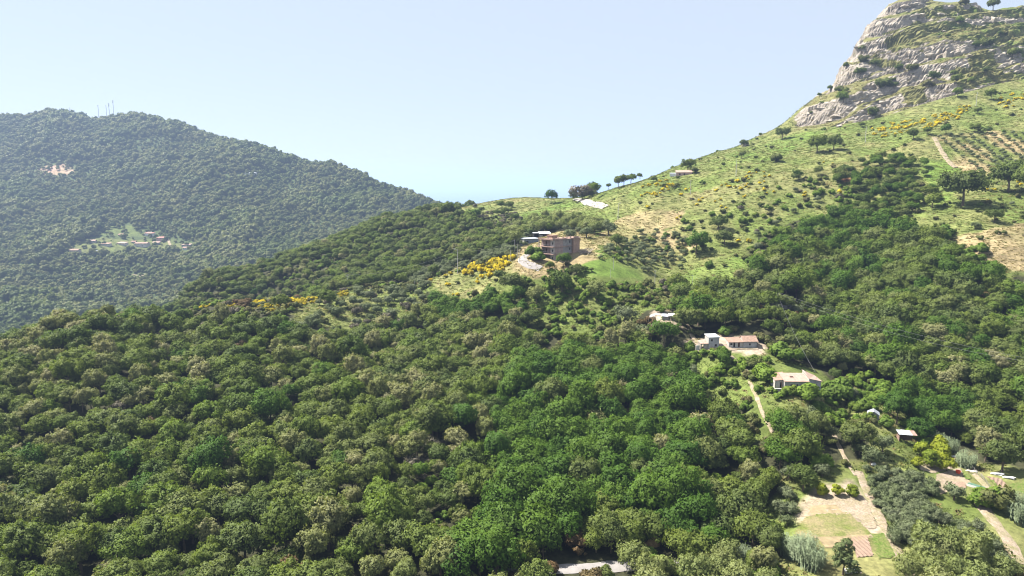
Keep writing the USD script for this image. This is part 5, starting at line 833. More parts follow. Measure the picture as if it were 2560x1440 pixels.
# ---- the tile-roofed cottage
c = at(1822, 868); s = xform('cottage', c, math.radians(3), 0.85); tag(s, 'low cottage with two brown tiled roofs and dark doors beside the white house', 'house'); P_ = s.GetPath()
hs = [(0.6, 1.5, 0.9, 1.7), (1.9, 2.7, 0, 1.95), (3.9, 4.7, 0, 1.95)]
put('wall', wall((0, 0), (6.0, 0), 2.2, hs), WHITEWASH, P_); put('wall', wall((0, 4), (0, 0.28), [(0, -1), (3.72, -1), (3.72, 2.2), (0, 3.0)]), WHITEWASH, P_)
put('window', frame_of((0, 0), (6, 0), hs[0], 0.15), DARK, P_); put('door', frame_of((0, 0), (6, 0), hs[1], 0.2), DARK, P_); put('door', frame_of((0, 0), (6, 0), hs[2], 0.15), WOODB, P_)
put('roof', slab([(-0.3, -0.5, 2.25), (6.0, -0.5, 2.25), (6.0, 4.2, 3.35), (-0.3, 4.2, 3.35)], 0.14), TILE, P_)
h3 = (2.4, 3.2, 0.8, 1.6); put('wall', wall((6.05, -0.4), (12.0, -0.4), 2.5, [h3]), OLDWASH, P_); put('wall', wall((12.0, -0.4), (12.0, 5.2), [(0, -1), (5.6, -1), (5.6, 2.5), (2.8, 4.15), (0, 2.5)]), OLDWASH, P_); put('wall', wall((6.05, 5.2), (6.05, -0.12), [(0, -1), (5.32, -1), (5.32, 2.6), (2.7, 4.15), (0, 2.5)]), WHITEWASH, P_); put('window', frame_of((6.05, -0.4), (12, -0.4), h3, 0.15), DARK, P_)
rf = put('roof', slab([(5.8, -0.85, 2.42), (12.3, -0.85, 2.42), (12.3, 2.4, 4.35), (5.8, 2.4, 4.35)], 0.14), TILE, P_); put('roof', slab([(5.8, 2.45, 4.35), (12.3, 2.45, 4.35), (12.3, 5.7, 2.42), (5.8, 5.7, 2.42)], 0.14), TILE, P_); put('ridge_tiles', box(5.8, 12.3, 2.3, 2.55, 4.32, 4.45), TILEP, P_)
# ---- the long house
c = at(1961, 975); c[2] = ground(c[0], c[1]) + 0.2; s = xform('long_house', c, math.radians(-2), 0.92); tag(s, 'long low weathered house with pale pink tiled roofs among fig bushes', 'house'); P_ = s.GetPath()
hs = [(1.9, 2.65, 0.9, 1.75), (4.0, 4.5, 1.2, 1.8), (6.3, 7.0, 0, 1.9)]
put('front_wall', wall((0, 0), (7.9, 0), 2.85, hs), OLDWASH, P_); put('end_wall', wall((0, 5.2), (0, 0.28), [(0, -1.2), (4.92, -1.2), (4.92, 2.85), (0, 4.1)], [(2.6, 3.4, 0.0, 2.0)]), WHITEWASH, P_); put('door', frame_of((0, 5.2), (0, 0.28), (2.6, 3.4, 0, 2.0), 0.15), OLDWASH, P_)
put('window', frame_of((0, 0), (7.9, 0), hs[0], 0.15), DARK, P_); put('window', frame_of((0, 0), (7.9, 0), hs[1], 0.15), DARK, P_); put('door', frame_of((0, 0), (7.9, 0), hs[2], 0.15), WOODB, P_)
rf = put('roof', slab([(-0.3, -0.45, 2.88), (8.0, -0.45, 2.88), (8.0, 5.4, 4.25), (-0.3, 5.4, 4.25)], 0.16), TILEP, P_); put('eave_tiles', cat([box(-0.3 + i * 0.3, -0.1 + i * 0.3, -0.55, -0.46, 2.74, 2.9) for i in range(28)]), TILE, rf.GetPath()); put('skylight', box(2.4, 3.5, 2.3, 2.7, 3.6, 3.95), TILE, rf.GetPath())
hw = (1.6, 2.7, 0.7, 1.9); put('wing_wall', wall((7.95, -0.02), (11.9, -0.02), [(0, -1.2), (3.95, -1.2), (3.95, 2.95), (0, 3.75)], [hw]), OLDWASH, P_); put('window', frame_of((7.95, -0.02), (11.9, -0.02), hw, 0.14), WOODB, P_); put('wing_side', wall((11.9, 0.26), (11.9, 6.2), 2.95), OLDWASH, P_); put('wing_gable', wall((7.95, 6.2), (7.95, 0.28), [(0, 2), (5.92, 2), (5.92, 3.75), (0, 5.1)]), WHITEWASH, P_)
put('wing_roof', slab([(7.8, -0.3, 3.88), (12.2, -0.3, 2.98), (12.2, 6.4, 3.2), (7.8, 6.4, 5.2)], 0.16), TILEP, P_)
put('back_wing', cat([wall((-2.6, 1.5), (-0.05, 1.5), 2.7, [(1.6, 2.3, 0, 2.0)]), wall((-2.6, 6.0), (-2.6, 1.5), 2.7)]), WHITEWASH, P_); put('back_wing_roof', slab([(-2.9, 1.1, 2.75), (0.9, 1.1, 3.1), (1.4, 6.4, 4.35), (-2.9, 6.4, 3.7)], 0.15), TILE, P_); put('porch_post', box(-1.0, -0.85, 0.3, 0.45, -1, 2.7), WOODB, P_); put('drain_pipe', box(10.1, 10.16, -0.12, -0.06, -0.5, 4.4), RUST, P_)
c = at(1940, 984); s = xform('stone_trough', c, 0.1); tag(s, 'grey stone wall stub with a basin below the left end of the long house', 'wall'); put('wall', box(-0.2, 2.4, 0.2, 0.8, -0.6, 1.3), STONE, s.GetPath()); put('cap', box(-0.3, 2.5, 0.1, 0.9, 1.3, 1.42), OLDWASH, s.GetPath()); put('basin', box(-0.7, 1.5, -0.9, 0.15, -0.6, 0.25), OLDWASH, s.GetPath())
# ---- ruin with tin roofs beside the white rubble track
c = at(1655, 800); s = xform('tin_ruin', c, math.radians(-14)); tag(s, 'low ruin roofed with loose tin sheets beside the white rubble track', 'ruin'); P_ = s.GetPath()
put('wall', cat([wall((0, 0), (7.5, 0), 1.5, [(2.5, 4.2, -0.2, 1.2)]), wall((0, 3), (0, 0.28), 1.5), wall((7.5, 0.28), (7.5, 3.0), 1.3)]), STONE, P_)
for k, (x, w_, m_, tl) in enumerate(((-0.4, 2.6, TIN, 0.1), (2.3, 2.4, WHITE, -0.08), (4.8, 3.2, RUST, 0.14))):
    v, f = corrugated(w_, 3.8); m = trimesh.Trimesh(v, f, process=False); m.apply_transform(trimesh.transformations.euler_matrix(0.12, tl, 0.06 * (k - 1))); m.apply_translation((x, -0.5, 1.65 + 0.08 * k)); put('tin_sheet', m, m_, P_)
# ---- tin-roofed shed and grey hut above the garden
c = at(2248, 1104); s = xform('tin_roofed_shed', c, math.radians(-12), 0.88); tag(s, 'open garden shed with a pale tin roof on posts', 'shed'); P_ = s.GetPath()
for x in (0.1, 2.2, 4.6):
    for y in (0.1, 2.6): put('post', box(x, x + 0.12, y, y + 0.12, -0.6, 2.5 + 0.12 * y), WOODB, P_)
for k in range(4):
    v, f = corrugated(1.32, 3.5); m = trimesh.Trimesh(v, f, process=False); m.apply_transform(trimesh.transformations.euler_matrix(0.13, 0, 0)); m.apply_translation((-0.3 + 1.34 * k, -0.4, 2.52 + 0.02 * (k % 2))); put('tin_sheet', m, [TIN, WHITE, TIN, RUST][k], P_)
put('back_panel', box(0.1, 4.7, 2.8, 2.86, -0.4, 2.2), WOODB, P_); put('side_panel', box(0.0, 0.06, 0.3, 2.7, -0.4, 1.8), RUST, P_)
c = at(2170, 1050); s = xform('grey_hut', c, math.radians(-25)); tag(s, 'small grey hut half hidden in leaves above the earth path', 'hut'); P_ = s.GetPath()
put('wall', cat([wall((0, 0), (2.8, 0), [(0, -1), (2.8, -1), (2.8, 1.9), (1.4, 2.7), (0, 1.9)], [(1.0, 1.7, 0, 1.7)]), wall((0, 3), (0, 0.28), 1.9), wall((2.8, 0.28), (2.8, 3), 1.9)]), OLDWASH, P_); put('roof', slab([(-0.25, -0.3, 1.85), (1.4, -0.3, 2.85), (1.4, 3.2, 2.85), (-0.25, 3.2, 1.85)], 0.08), TIN, P_); put('roof', slab([(1.42, -0.3, 2.85), (3.05, -0.3, 1.85), (3.05, 3.2, 1.85), (1.42, 3.2, 2.85)], 0.08), TIN, P_); put('door', frame_of((0, 0), (2.8, 0), (1.0, 1.7, 0, 1.7), 0.15), DARK, P_)
# ---- pink house and stone hut on the ridge
c = at(1690, 441); s = xform('pink_house', c, math.radians(-12)); tag(s, 'small pinkish house with a tiled roof on the ridge meadow', 'house'); P_ = s.GetPath()
put('wall', cat([wall((0, 0), (10.5, 0), 2.8, [(2, 3, 1, 2), (5, 6, 0, 2)]), wall((10.5, 0.28), (10.5, 5), [(0, -1), (4.72, -1), (4.72, 2.8), (2.3, 4.0), (0, 2.8)])]), plain('pink_plaster', (0.374, 0.258, 0.231), 0.9, 0.15, 0.8), P_); put('end_wall', wall((0, 5), (0, 0.28), [(0, -1), (4.72, -1), (4.72, 2.8), (2.4, 4.0), (0, 2.8)]), WHITE, P_)
put('roof', slab([(-0.4, -0.4, 2.75), (10.8, -0.4, 2.75), (10.8, 2.5, 4.2), (-0.4, 2.5, 4.2)], 0.15), TILEP, P_); put('roof', slab([(-0.4, 2.55, 4.2), (10.8, 2.55, 4.2), (10.8, 5.4, 2.75), (-0.4, 5.4, 2.75)], 0.15), TILEP, P_); put('window', frame_of((0, 0), (10.5, 0), (2, 3, 1, 2), 0.15), DARK, P_); put('door', frame_of((0, 0), (10.5, 0), (5, 6, 0, 2), 0.15), DARK, P_)
put('shed', cat([wall((-4.0, 1.0), (-0.1, 1.0), 2.0), wall((-4.0, 3.5), (-4.0, 1.28), 2.0)]), WHITE, P_); put('shed_roof', slab([(-4.2, 0.8, 2.0), (0, 0.8, 2.0), (0, 3.8, 2.5), (-4.2, 3.8, 2.5)], 0.1), TIN, P_)
c = at(1862, 366); s = xform('stone_hut', c, math.radians(30)); tag(s, 'small windowless stone hut on the grassy skyline', 'hut'); P_ = s.GetPath()
put('wall', cat([wall((0, 0), (4.6, 0), 2.9), wall((4.6, 0.28), (4.6, 4), 3.4)]), STONE, P_); put('end_wall', wall((0, 4), (0, 0.28), [(0, -1.2), (3.72, -1.2), (3.72, 2.9), (0, 3.6)], [(1.2, 2.0, 0, 1.8)]), TIMBER, P_); put('roof', slab([(-0.3, -0.3, 2.95), (4.9, -0.3, 2.95), (4.9, 4.3, 3.75), (-0.3, 4.3, 3.75)], 0.15), STONE, P_); put('field_wall', box(5.2, 14.0, 1.0, 1.5, -0.6, 1.0), STONE, P_)

# ---- the far village: one house each (left, right, top, foot in photograph pixels, wall, roof, roof kind, label)
VH = [(225, 240, 598, 606, STONE, TILEP, 'gable', 'pale stone house at the upper left of the far village'), (254, 277, 606, 613, WHITEWASH, TILE, 'shed', 'long low house left of the village middle'), (295, 318, 604, 611, WHITEWASH, TILEP, 'shed', 'long pale house with a flat sloping roof in the far village'), (341, 372, 602, 615, WHITEWASH, TILE, 'gable', 'broad pale house at the middle of the far village'),
      (394, 417, 588, 602, plain('rose_plaster', (0.354, 0.224, 0.197), 0.9), TILER, 'hip', 'large house with a bright red roof in the far village'), (364, 386, 578, 588, WHITE, TILER, 'hip', 'white-walled house with a red roof behind the far village'), (383, 399, 602, 611, OLDWASH, TILEP, 'shed', 'small grey house below the bright red roof'), (425, 440, 615, 623, WHITE, TILEP, 'gable', 'white house at the foot of the pale village road'),
      (457, 478, 608, 616, OLDWASH, TILEP, 'shed', 'pale house at the right end of the far village'), (458, 468, 616, 623, WHITE, TILE, 'shed', 'small white house below the right end of the far village'), (485, 506, 641, 650, STONE, TILEP, 'gable', 'lone house in the woods right below the far village'), (176, 200, 619, 632, STONE, TILE, 'gable', 'long grey roof among trees left of the far village'),
      (159, 175, 642, 649, STONE, TILE, 'gable', 'lone tiled roof in the woods left below the far village'), (236, 258, 621, 634, OLDWASH, TIN, 'flat', 'grey unfinished house below the far village'), (249, 266, 707, 723, plain('tall_pale_plaster', (0.340, 0.286, 0.245), 0.9), TILEP, 'hip', 'tall pale house beside the lower ploughed field'), (330, 341, 601, 608, STONE, TILE, 'gable', 'tiny stone house left of the broad pale house'), (297, 308, 585, 590, STONE, TILE, 'shed', 'tiny roof in the field above the far village'), (615, 640, 430, 436, WHITE, TIN, 'shed', 'white speck of a building high on the far hill')]
for (u0, u1, v0, v1, wm, rm, rk, label) in VH:
    p = at((u0 + u1) / 2, v1); k_ = p[1] / FOC; w_, h = (u1 - u0) * k_, max(3.0, (v1 - v0) * k_ * 0.62); d_ = w_ * 0.55
    s = xform('village_house', p - np.array([0, 0, 0.5]), math.radians((u0 * 7) % 24 - 12)); tag(s, label, 'house'); P_ = s.GetPath(); a = w_ / 2
    nwin = max(2, int(w_ / 5)); hs = [(w_ * (i + 0.3) / nwin, w_ * (i + 0.3) / nwin + 1.1, h - 1.9, h - 0.7) for i in range(nwin)] + [(w_ * 0.6, w_ * 0.6 + 1.2, 0.2, min(2.3, h - 2.1))] * int(h > 4.5)
    put('wall', cat([wall((-a, -d_ / 2), (a, -d_ / 2), h, hs), wall((a, -d_ / 2 + 0.28), (a, d_ / 2), h), wall((a - 0.28, d_ / 2), (-a, d_ / 2), h), wall((-a, d_ / 2 - 0.28), (-a, -d_ / 2 + 0.28), h)]), wm, P_)
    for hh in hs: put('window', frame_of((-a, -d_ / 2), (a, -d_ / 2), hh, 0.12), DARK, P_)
    e, g = a + 0.5, d_ / 2 + 0.5; rise = {'gable': 1.8, 'hip': 2.0, 'shed': 1.6, 'flat': 0.0}[rk]
    if rk == 'gable': put('roof', cat([trimesh.Trimesh(*slab([(-e, -g, h), (e, -g, h), (e, 0, h + rise), (-e, 0, h + rise)], 0.2)), trimesh.Trimesh(*slab([(-e, 0.02, h + rise), (e, 0.02, h + rise), (e, g, h), (-e, g, h)], 0.2))]), rm, P_)
    elif rk == 'hip':
        v = np.array([(-e, -g, h), (e, -g, h), (e, g, h), (-e, g, h), (-e * 0.4, 0, h + rise), (e * 0.4, 0, h + rise)]); put('roof', (v, np.array([[0, 1, 5], [0, 5, 4], [1, 2, 5], [2, 3, 4], [2, 4, 5], [3, 0, 4], [0, 3, 2], [0, 2, 1]])), rm, P_)
    else: put('roof', slab([(-e, -g, h + 0.05), (e, -g, h + 0.05), (e, g, h + rise + 0.05), (-e, g, h + rise + 0.05)], 0.2), rm, P_)
    if rk in ('hip', 'gable'): put('chimney', box(a * 0.3, a * 0.3 + 0.7, 0.3, 1.0, h, h + rise + 0.9), wm, P_)

# ------------------------------------------------------------------ roads, paths and plots: sheets laid on the ground
def spline(P, step):
    P = np.asarray(P, float); Q = np.vstack([2 * P[0] - P[1], P, 2 * P[-1] - P[-2]]); out = []
    for i in range(1, len(Q) - 2):
        n = max(2, int(np.linalg.norm(Q[i + 1, :2] - Q[i, :2]) / step)); t = np.linspace(0, 1, n, endpoint=False)[:, None]
        out.append(0.5 * (2 * Q[i] + (Q[i + 1] - Q[i - 1]) * t + (2 * Q[i - 1] - 5 * Q[i] + 4 * Q[i + 1] - Q[i + 2]) * t ** 2 + (3 * Q[i] - Q[i - 1] - 3 * Q[i + 1] + Q[i + 2]) * t ** 3))
    return np.vstack(out + [P[-1:]])
def strip(name, pix, width, mat, lift=0.16, extra=()):
    P = hit([p[0] for p in pix], [p[1] for p in pix])[:, :2]; P = P[~np.isnan(P[:, 0])]
    C = spline(P, 1.2); T = np.gradient(C, axis=0); T /= np.linalg.norm(T, axis=1, keepdims=True); Nn = np.stack([-T[:, 1], T[:, 0]], -1); n = 6; rows = []
    wob = 1 + 0.7 * (meshkit.fbm(np.stack([C[:, 0] / 3, C[:, 1] / 3, C[:, 0] * 0], -1), 3, 61) - 0.5)
    for k in range(n + 1):
        q = C + Nn * ((k / n - 0.5) * width * wob)[:, None]; rows.append(np.column_stack([q, ground(q[:, 0], q[:, 1]) + (lift + np.clip(q[:, 1] - 180, 0, 400) * 0.0013) * (0.45 if k in (0, n) else 1.0)]))
    V = np.stack(rows, 1); a = np.arange(len(C) * (n + 1)).reshape(len(C), n + 1); F = np.stack([a[:-1, :-1], a[:-1, 1:], a[1:, 1:], a[1:, :-1]], -1).reshape(-1, 4)
    m = put(name, (V.reshape(-1, 3), F[:, ::-1]), mat, smooth=True); tag(m, kind='structure'); return C
def plot(name, pix, mat, lift=0.12, res=0.6, furrow=0.0, along=0.0, ragged=0.8):
    P = hit([p[0] for p in pix], [p[1] for p in pix])[:, :2]; lo, hi = P.min(0) - 1, P.max(0) + 1; x, y = np.meshgrid(np.arange(lo[0], hi[0], res), np.arange(lo[1], hi[1], res))
    jx = (meshkit.fbm(np.stack([x / 1.7, y / 1.7, x * 0], -1), 3, 71) - 0.5) * ragged * 2; ins = inside(P, x + jx, y + jx * 0.7)
    s_ = x * math.cos(along) + y * math.sin(along); z = ground(x, y) + lift + furrow * np.sin(s_ * 2 * np.pi / 0.9) + 0.05 * meshkit.noise(np.stack([x * 2, y * 2, x * 0], -1), 4)
    a = np.arange(x.size).reshape(x.shape); c_ = ins[:-1, :-1] & ins[1:, 1:] & ins[1:, :-1] & ins[:-1, 1:]; F = np.stack([a[:-1, :-1], a[:-1, 1:], a[1:, 1:], a[1:, :-1]], -1)[c_]
    used, inv = np.unique(F, return_inverse=True); V = np.stack([x, y, z], -1).reshape(-1, 3)[used]
    m = put(name, (V, inv.reshape(-1, 4)), mat, smooth=False); tag(m, kind='structure'); return V
strip('road', [(1342, 626), (1322, 634), (1306, 646), (1312, 657), (1334, 666), (1352, 672)], 5.0, ASPH)
strip('road', [(1420, 493), (1440, 498), (1462, 503), (1488, 511), (1514, 519)], 5.5, GRAVEL)
strip('road', [(1230, 1434), (1350, 1428), (1460, 1421), (1570, 1415), (1720, 1412)], 3.6, ASPH)
strip('road', [(1830, 744), (1865, 753), (1915, 764), (1990, 771), (2090, 776), (2170, 790)], 4.0, ASPH)
strip('path', [(2145, 1178), (2168, 1225), (2192, 1280), (2220, 1335), (2262, 1415), (2300, 1480)], 2.5, EARTH)
strip('path', [(2066, 1040), (2076, 1065), (2095, 1110), (2115, 1150), (2140, 1190)], 1.2, EARTH)
strip('path', [(1872, 950), (1888, 985), (1905, 1030), (1928, 1075), (1935, 1095)], 1.1, EARTH)
strip('path', [(2440, 1235), (2455, 1265), (2485, 1305), (2520, 1350), (2550, 1410)], 2.8, EARTH)
strip('path', [(2385, 1142), (2410, 1160), (2440, 1190), (2470, 1222), (2500, 1262)], 1.6, EARTH)
strip('path', [(1712, 795), (1725, 825), (1738, 850), (1765, 862)], 1.6, EARTH)
strip('path', [(2336, 345), (2352, 375), (2372, 405), (2390, 420)], 3.0, EARTH)
strip('path', [(1828, 890), (1842, 905), (1858, 915), (1870, 935)], 1.3, EARTH)
strip('white_track', [(1640, 812), (1628, 800), (1632, 788), (1652, 785), (1676, 792), (1700, 802)], 2.6, GRAVEL)
strip('village_road', [(416, 592), (421, 602), (426, 615)], 4.0, EARTH, 0.6)
strip('yard', [(1745, 868), (1800, 874), (1850, 872), (1895, 872)], 1.2, EARTH)
GRASSY = blend('plot_grass', (0.10, 0.118, 0.030), (0.19, 0.160, 0.085), 0.22); DRYG = plain('plot_stubble', (0.21, 0.165, 0.095), 0.95, 0.3, 0.6, bump=0.5); SOIL = blend('pale_soil', (0.255, 0.205, 0.155), (0.195, 0.165, 0.10), 0.4); DSOIL = plain('brown_soil', (0.20, 0.14, 0.105), 0.95, 0.2, 0.9, bump=0.5); LEAFY = blend('low_crop', (0.075, 0.115, 0.022), (0.13, 0.135, 0.05), 0.9)
plot('bare_plot', [(2040, 1245), (2085, 1235), (2150, 1232), (2175, 1260), (2200, 1320), (2165, 1330), (2140, 1290), (2020, 1290), (2010, 1265)], SOIL, 0.07)
plot('stubble_plot', [(2020, 1265), (2090, 1262), (2120, 1285), (2020, 1292)], DRYG, 0.08)
plot('grass_plot', [(2015, 1290), (2120, 1278), (2160, 1310), (2180, 1335), (2170, 1350), (2060, 1352), (1980, 1345), (1990, 1310)], GRASSY, 0.07)
plot('stubble_plot', [(2030, 1340), (2170, 1338), (2180, 1348), (2100, 1375), (2060, 1372)], DRYG, 0.09)
plot('ploughed_bed', [(2126, 1344), (2168, 1340), (2186, 1392), (2140, 1396)], DSOIL, 0.13, 0.22, 0.10, math.radians(8), 0.2)
plot('crop_bed', [(2172, 1336), (2222, 1330), (2255, 1395), (2196, 1400)], LEAFY, 0.12, 0.4)
plot('bare_bed', [(2338, 1186), (2400, 1168), (2420, 1195), (2430, 1212), (2390, 1222), (2350, 1240), (2335, 1215)], SOIL, 0.07, 0.3, 0.03, 0.3)
plot('ploughed_bed', [(2368, 1206), (2412, 1206), (2418, 1222), (2372, 1224)], DSOIL, 0.14, 0.22, 0.10, math.radians(20), 0.2)
plot('crop_bed', [(2402, 1178), (2420, 1176), (2434, 1198), (2412, 1202)], LEAFY, 0.15, 0.4)
plot('crop_bed', [(2468, 1196), (2480, 1198), (2516, 1232), (2500, 1238)], LEAFY, 0.15, 0.4)
plot('crop_bed', [(2520, 1212), (2560, 1200), (2620, 1220), (2570, 1240), (2520, 1230)], LEAFY, 0.15, 0.4)
plot('ploughed_bed', [(2462, 1190), (2500, 1196), (2522, 1216), (2508, 1228)], DSOIL, 0.10, 0.22, 0.10, math.radians(-40), 0.2)
plot('bare_bed', [(2290, 1150), (2330, 1140), (2380, 1160), (2395, 1170), (2335, 1185), (2300, 1175)], SOIL, 0.07, 0.4)
plot('dry_plot', [(2500, 1330), (2540, 1370), (2560, 1400), (2540, 1415), (2505, 1370)], DRYG, 0.10)

# ------------------------------------------------------------------ poles, wires, masts
def tube(a, b, ra, rb, n=8): return limb(a, b, ra, rb, n)
def pole_class(name, arms, lamp=False):
    path = f'/World/{name}'; stage.CreateClassPrim(path)
    usdkit.mesh(stage, path + '/pole', limb((0, 0, -1.0), (0, 0, 8.0), 0.17, 0.10, 8), POLEM)
    for k in range(arms):
        z = 7.6 - 0.8 * k; usdkit.mesh(stage, path + '/crossarm' + (f'_{k:03d}' if k else ''), box(-0.75, 0.75, -0.05, 0.05, z, z + 0.1), METAL)
        for j, x in enumerate((-0.65, 0.65)): usdkit.mesh(stage, path + f'/insulator_{2 * k + j:03d}', box(x - 0.06, x + 0.06, -0.06, 0.06, z + 0.1, z + 0.3), WHITE)
    if lamp:
        usdkit.mesh(stage, path + '/lamp_arm', limb((0, 0, 7.9), (0.8, 0, 8.2), 0.05, 0.04, 6), METAL); usdkit.mesh(stage, path + '/lamp_head', box(0.6, 1.25, -0.15, 0.15, 8.12, 8.28), WHITE)
    return path
PC = {'plain': pole_class('plain_pole_model', 0), 'arm': pole_class('crossarm_pole_model', 1), 'twin': pole_class('twin_arm_pole_model', 2), 'lamp': pole_class('lamp_pole_model', 0, True)}
POLES = [('twin', 869, 723, 37, 'twin-armed pole on the crest left of the yellow broom'), ('lamp', 1144, 684, 60, 'tall lamp pole at the left end of the yellow broom'), ('plain', 1037, 727, 24, 'short pole among the olives left of the broom'), ('plain', 1277, 658, 32, 'leftmost pole beside the ridge road'), ('plain', 1287, 631, 32, 'pole behind the ridge road, second from left'), ('plain', 1294, 639, 30, 'thin pole at the far edge of the ridge road'), ('plain', 1299, 656, 34, 'pole at the near edge of the ridge road'),
         ('plain', 1362, 584, 20, 'slim pole above the white shelter roof'), ('lamp', 1545, 549, 40, 'lamp pole on the slope below the upper road'), ('plain', 1526, 694, 24, 'left short pole in the bright green field'), ('plain', 1534, 674, 32, 'right tall pole in the bright green field'), ('arm', 1637, 710, 34, 'pole below the olive grove, left of two'), ('arm', 1731, 714, 26, 'pole below the bright tree, right of two'), ('arm', 1941, 772, 40, 'wire pole standing over the long span of cables'),
         ('plain', 1726, 486, 36, 'pole on the straw slope below the pink house'), ('plain', 1840, 441, 42, 'pole in the broom right of the pink house'), ('plain', 2163, 357, 40, 'pole in the grass right of the large tree pair'), ('plain', 2440, 265, 34, 'pole in the meadow below the cliff'), ('plain', 1744, 343, 0, ''), ('plain', 1275, 499, 12, 'tiny pole on the saddle skyline')]
TOPS = {}
for kind, u, v, px, label in POLES:
    if not px: continue
    p = at(u, v); h = px * (p[1] * CP - p[2] * SP) / FOC; h = max(h, 3.0); x = xform('utility_pole', p, 0.3 if kind != 'lamp' else math.pi * (u < 1300), (h / 8.0,) * 3)
    x.GetPrim().GetReferences().AddInternalReference(PC[kind]); x.GetPrim().SetInstanceable(True); tag(x, label, 'pole', 'poles along the slopes'); TOPS[u] = p + np.array([0, 0, h * 0.97])
def cable(a, b, sag, label, r=0.022):
    t = np.linspace(0, 1, 25)[:, None]; P = a * (1 - t) + b * t; P[:, 2] -= sag * 4 * (t * (1 - t))[:, 0]; V, F, o = [], [], 0
    for i in range(len(P) - 1): v, f = limb(P[i], P[i + 1], r, r, 4); V.append(v); F.append(f + o); o += len(v)
    m = put('power_cable', (np.vstack(V), np.vstack(F)), WIRE); tag(m, label, 'cable')
e1 = point(2620, 912, 205); e2 = point(2620, 905, 205); hpt = at(2035, 932); hpt = point(2038, 930, 206)
cable(TOPS[1941], e1, 3.2, 'lower long power cable running to the right edge of the picture'); cable(TOPS[1941] + np.array([0.5, 0, 0.4]), e2, 2.2, 'upper long power cable running to the right edge of the picture'); cable(TOPS[1941], hpt, 1.5, 'cable dropping from the wire pole to the long house')
cable(TOPS[1941], TOPS[1731], 2.0, 'cable from the wire pole back to the pole below the bright tree'); cable(TOPS[1731], TOPS[1637], 1.2, 'cable between the two poles below the olive grove'); cable(TOPS[1637], TOPS[1534], 1.0, 'cable from the olive grove pole to the bright green field'); cable(TOPS[1287], TOPS[1144], 2.0, 'cable between the ridge road and the tall lamp pole')
cable(TOPS[1144], TOPS[869], 3.0, 'cable between the tall lamp pole and the twin-armed pole'); cable(TOPS[1362], TOPS[1287], 1.0, 'cable from the slim pole to the ridge road')
for u, v, top, label, arms in ((285, 284, 259, 'tallest antenna mast on the far skyline, rightmost', 3), (274, 284, 266, 'stout antenna mast second from the right on the far skyline', 4), (267, 284, 270, 'thin antenna mast in the middle of the far skyline group', 0), (247, 285, 270, 'thin antenna mast left in the far skyline group', 1), (175, 287, 276, 'faint small mast alone left on the far skyline', 0)):
    p = hit([u], [v + 12])[0]; p = p if not np.isnan(p[0]) else point(u, v + 6, 1800); h = (v - top + 12) * p[1] / FOC; x = xform('antenna_mast', p); tag(x, label, 'mast')
    put('mast', limb((0, 0, -2), (0, 0, h), 0.55, 0.35, 6), METAL, x.GetPath())
    for k in range(arms): put('antenna', cat([box(-1.6, 1.6, -0.3, 0.3, h - 1.5 - 2.0 * k, h - 0.4 - 2.0 * k), box(-0.3, 0.3, -1.4, 1.4, h - 1.5 - 2.0 * k, h - 0.6 - 2.0 * k)]), WHITE, x.GetPath())
# ------------------------------------------------------------------ garden things
def fence(name, pix, label, h=1.3, step=1.6, mat=TIMBER, wires=2):
    P = hit([p[0] for p in pix], [p[1] for p in pix])[:, :2]; C = spline(P, 0.2); L = np.concatenate([[0], np.cumsum(np.linalg.norm(np.diff(C, axis=0), axis=1))]); c0 = np.array([*C[0], float(ground(*C[0]))])
    x = xform(name, c0); tag(x, label, 'fence'); last = None
    for s_ in np.arange(0, L[-1], step):
        q = np.array([np.interp(s_, L, C[:, 0]), np.interp(s_, L, C[:, 1])]); g = np.array([*q, float(ground(*q))]) - c0; put('post', limb(g - [0, 0, 0.4], g + [0.03, 0, h * (0.9 + 0.2 * ((s_ * 7.3) % 1))], 0.055, 0.045, 6), mat, x.GetPath())
        if last is not None:
            for w_ in range(wires): put('rail', limb(last + [0, 0, h * (0.45 + 0.4 * w_)], g + [0, 0, h * (0.45 + 0.4 * w_)], 0.02, 0.02, 4), WIRE, x.GetPath())
        last = g
fence('post_fence', [(1306, 632), (1314, 628), (1326, 624), (1338, 620)], 'row of pale posts along the far side of the ridge road', 1.5, 1.4, WHITE, 1)
fence('garden_fence', [(2395, 1140), (2415, 1162), (2440, 1185), (2462, 1205)], 'grey post fence along the garden path below the cane clump')
fence('garden_fence', [(2452, 1190), (2475, 1222), (2500, 1255)], 'pale slanting fence between the garden beds', 0.9, 1.3)
fence('garden_fence', [(2512, 1225), (2540, 1248), (2580, 1275)], 'low fence beside the right edge crop bed', 0.9, 1.5)
for k, (u, v, rz, n, label) in enumerate(((2490, 1188, -0.35, 5, 'pile of white boards under the big dark tree'), (2520, 1197, -0.25, 4, 'long white boards at the garden edge, right of the pile'), (2428, 1180, -0.3, 2, 'white boards lying beside the garden fence'), (2375, 1142, -0.25, 2, 'white panel lying below the cane hedge'), (2518, 1268, 0.1, 2, 'white plank beside the white-dotted bush'))):
    x = xform('board_pile', at(u, v) + np.array([0, 0, 0.2]), rz); tag(x, label, 'boards')
    for j in range(n):
        m = trimesh.creation.box((2.6 - 0.2 * j, 0.45, 0.06)); m.apply_transform(trimesh.transformations.rotation_matrix(0.12 * (j - n / 2), (0, 0, 1))); m.apply_translation((0.25 * j, 0.25 * (j % 3), 0.03 + 0.09 * j)); put('board', m, WHITE, x.GetPath())
def capsule(r, L): m = trimesh.creation.capsule(L, r, count=(12, 12)); m.apply_transform(trimesh.transformations.rotation_matrix(math.pi / 2, (0, 1, 0))); m.apply_translation((-L / 2 * 0 - L / 2, 0, r)); return m
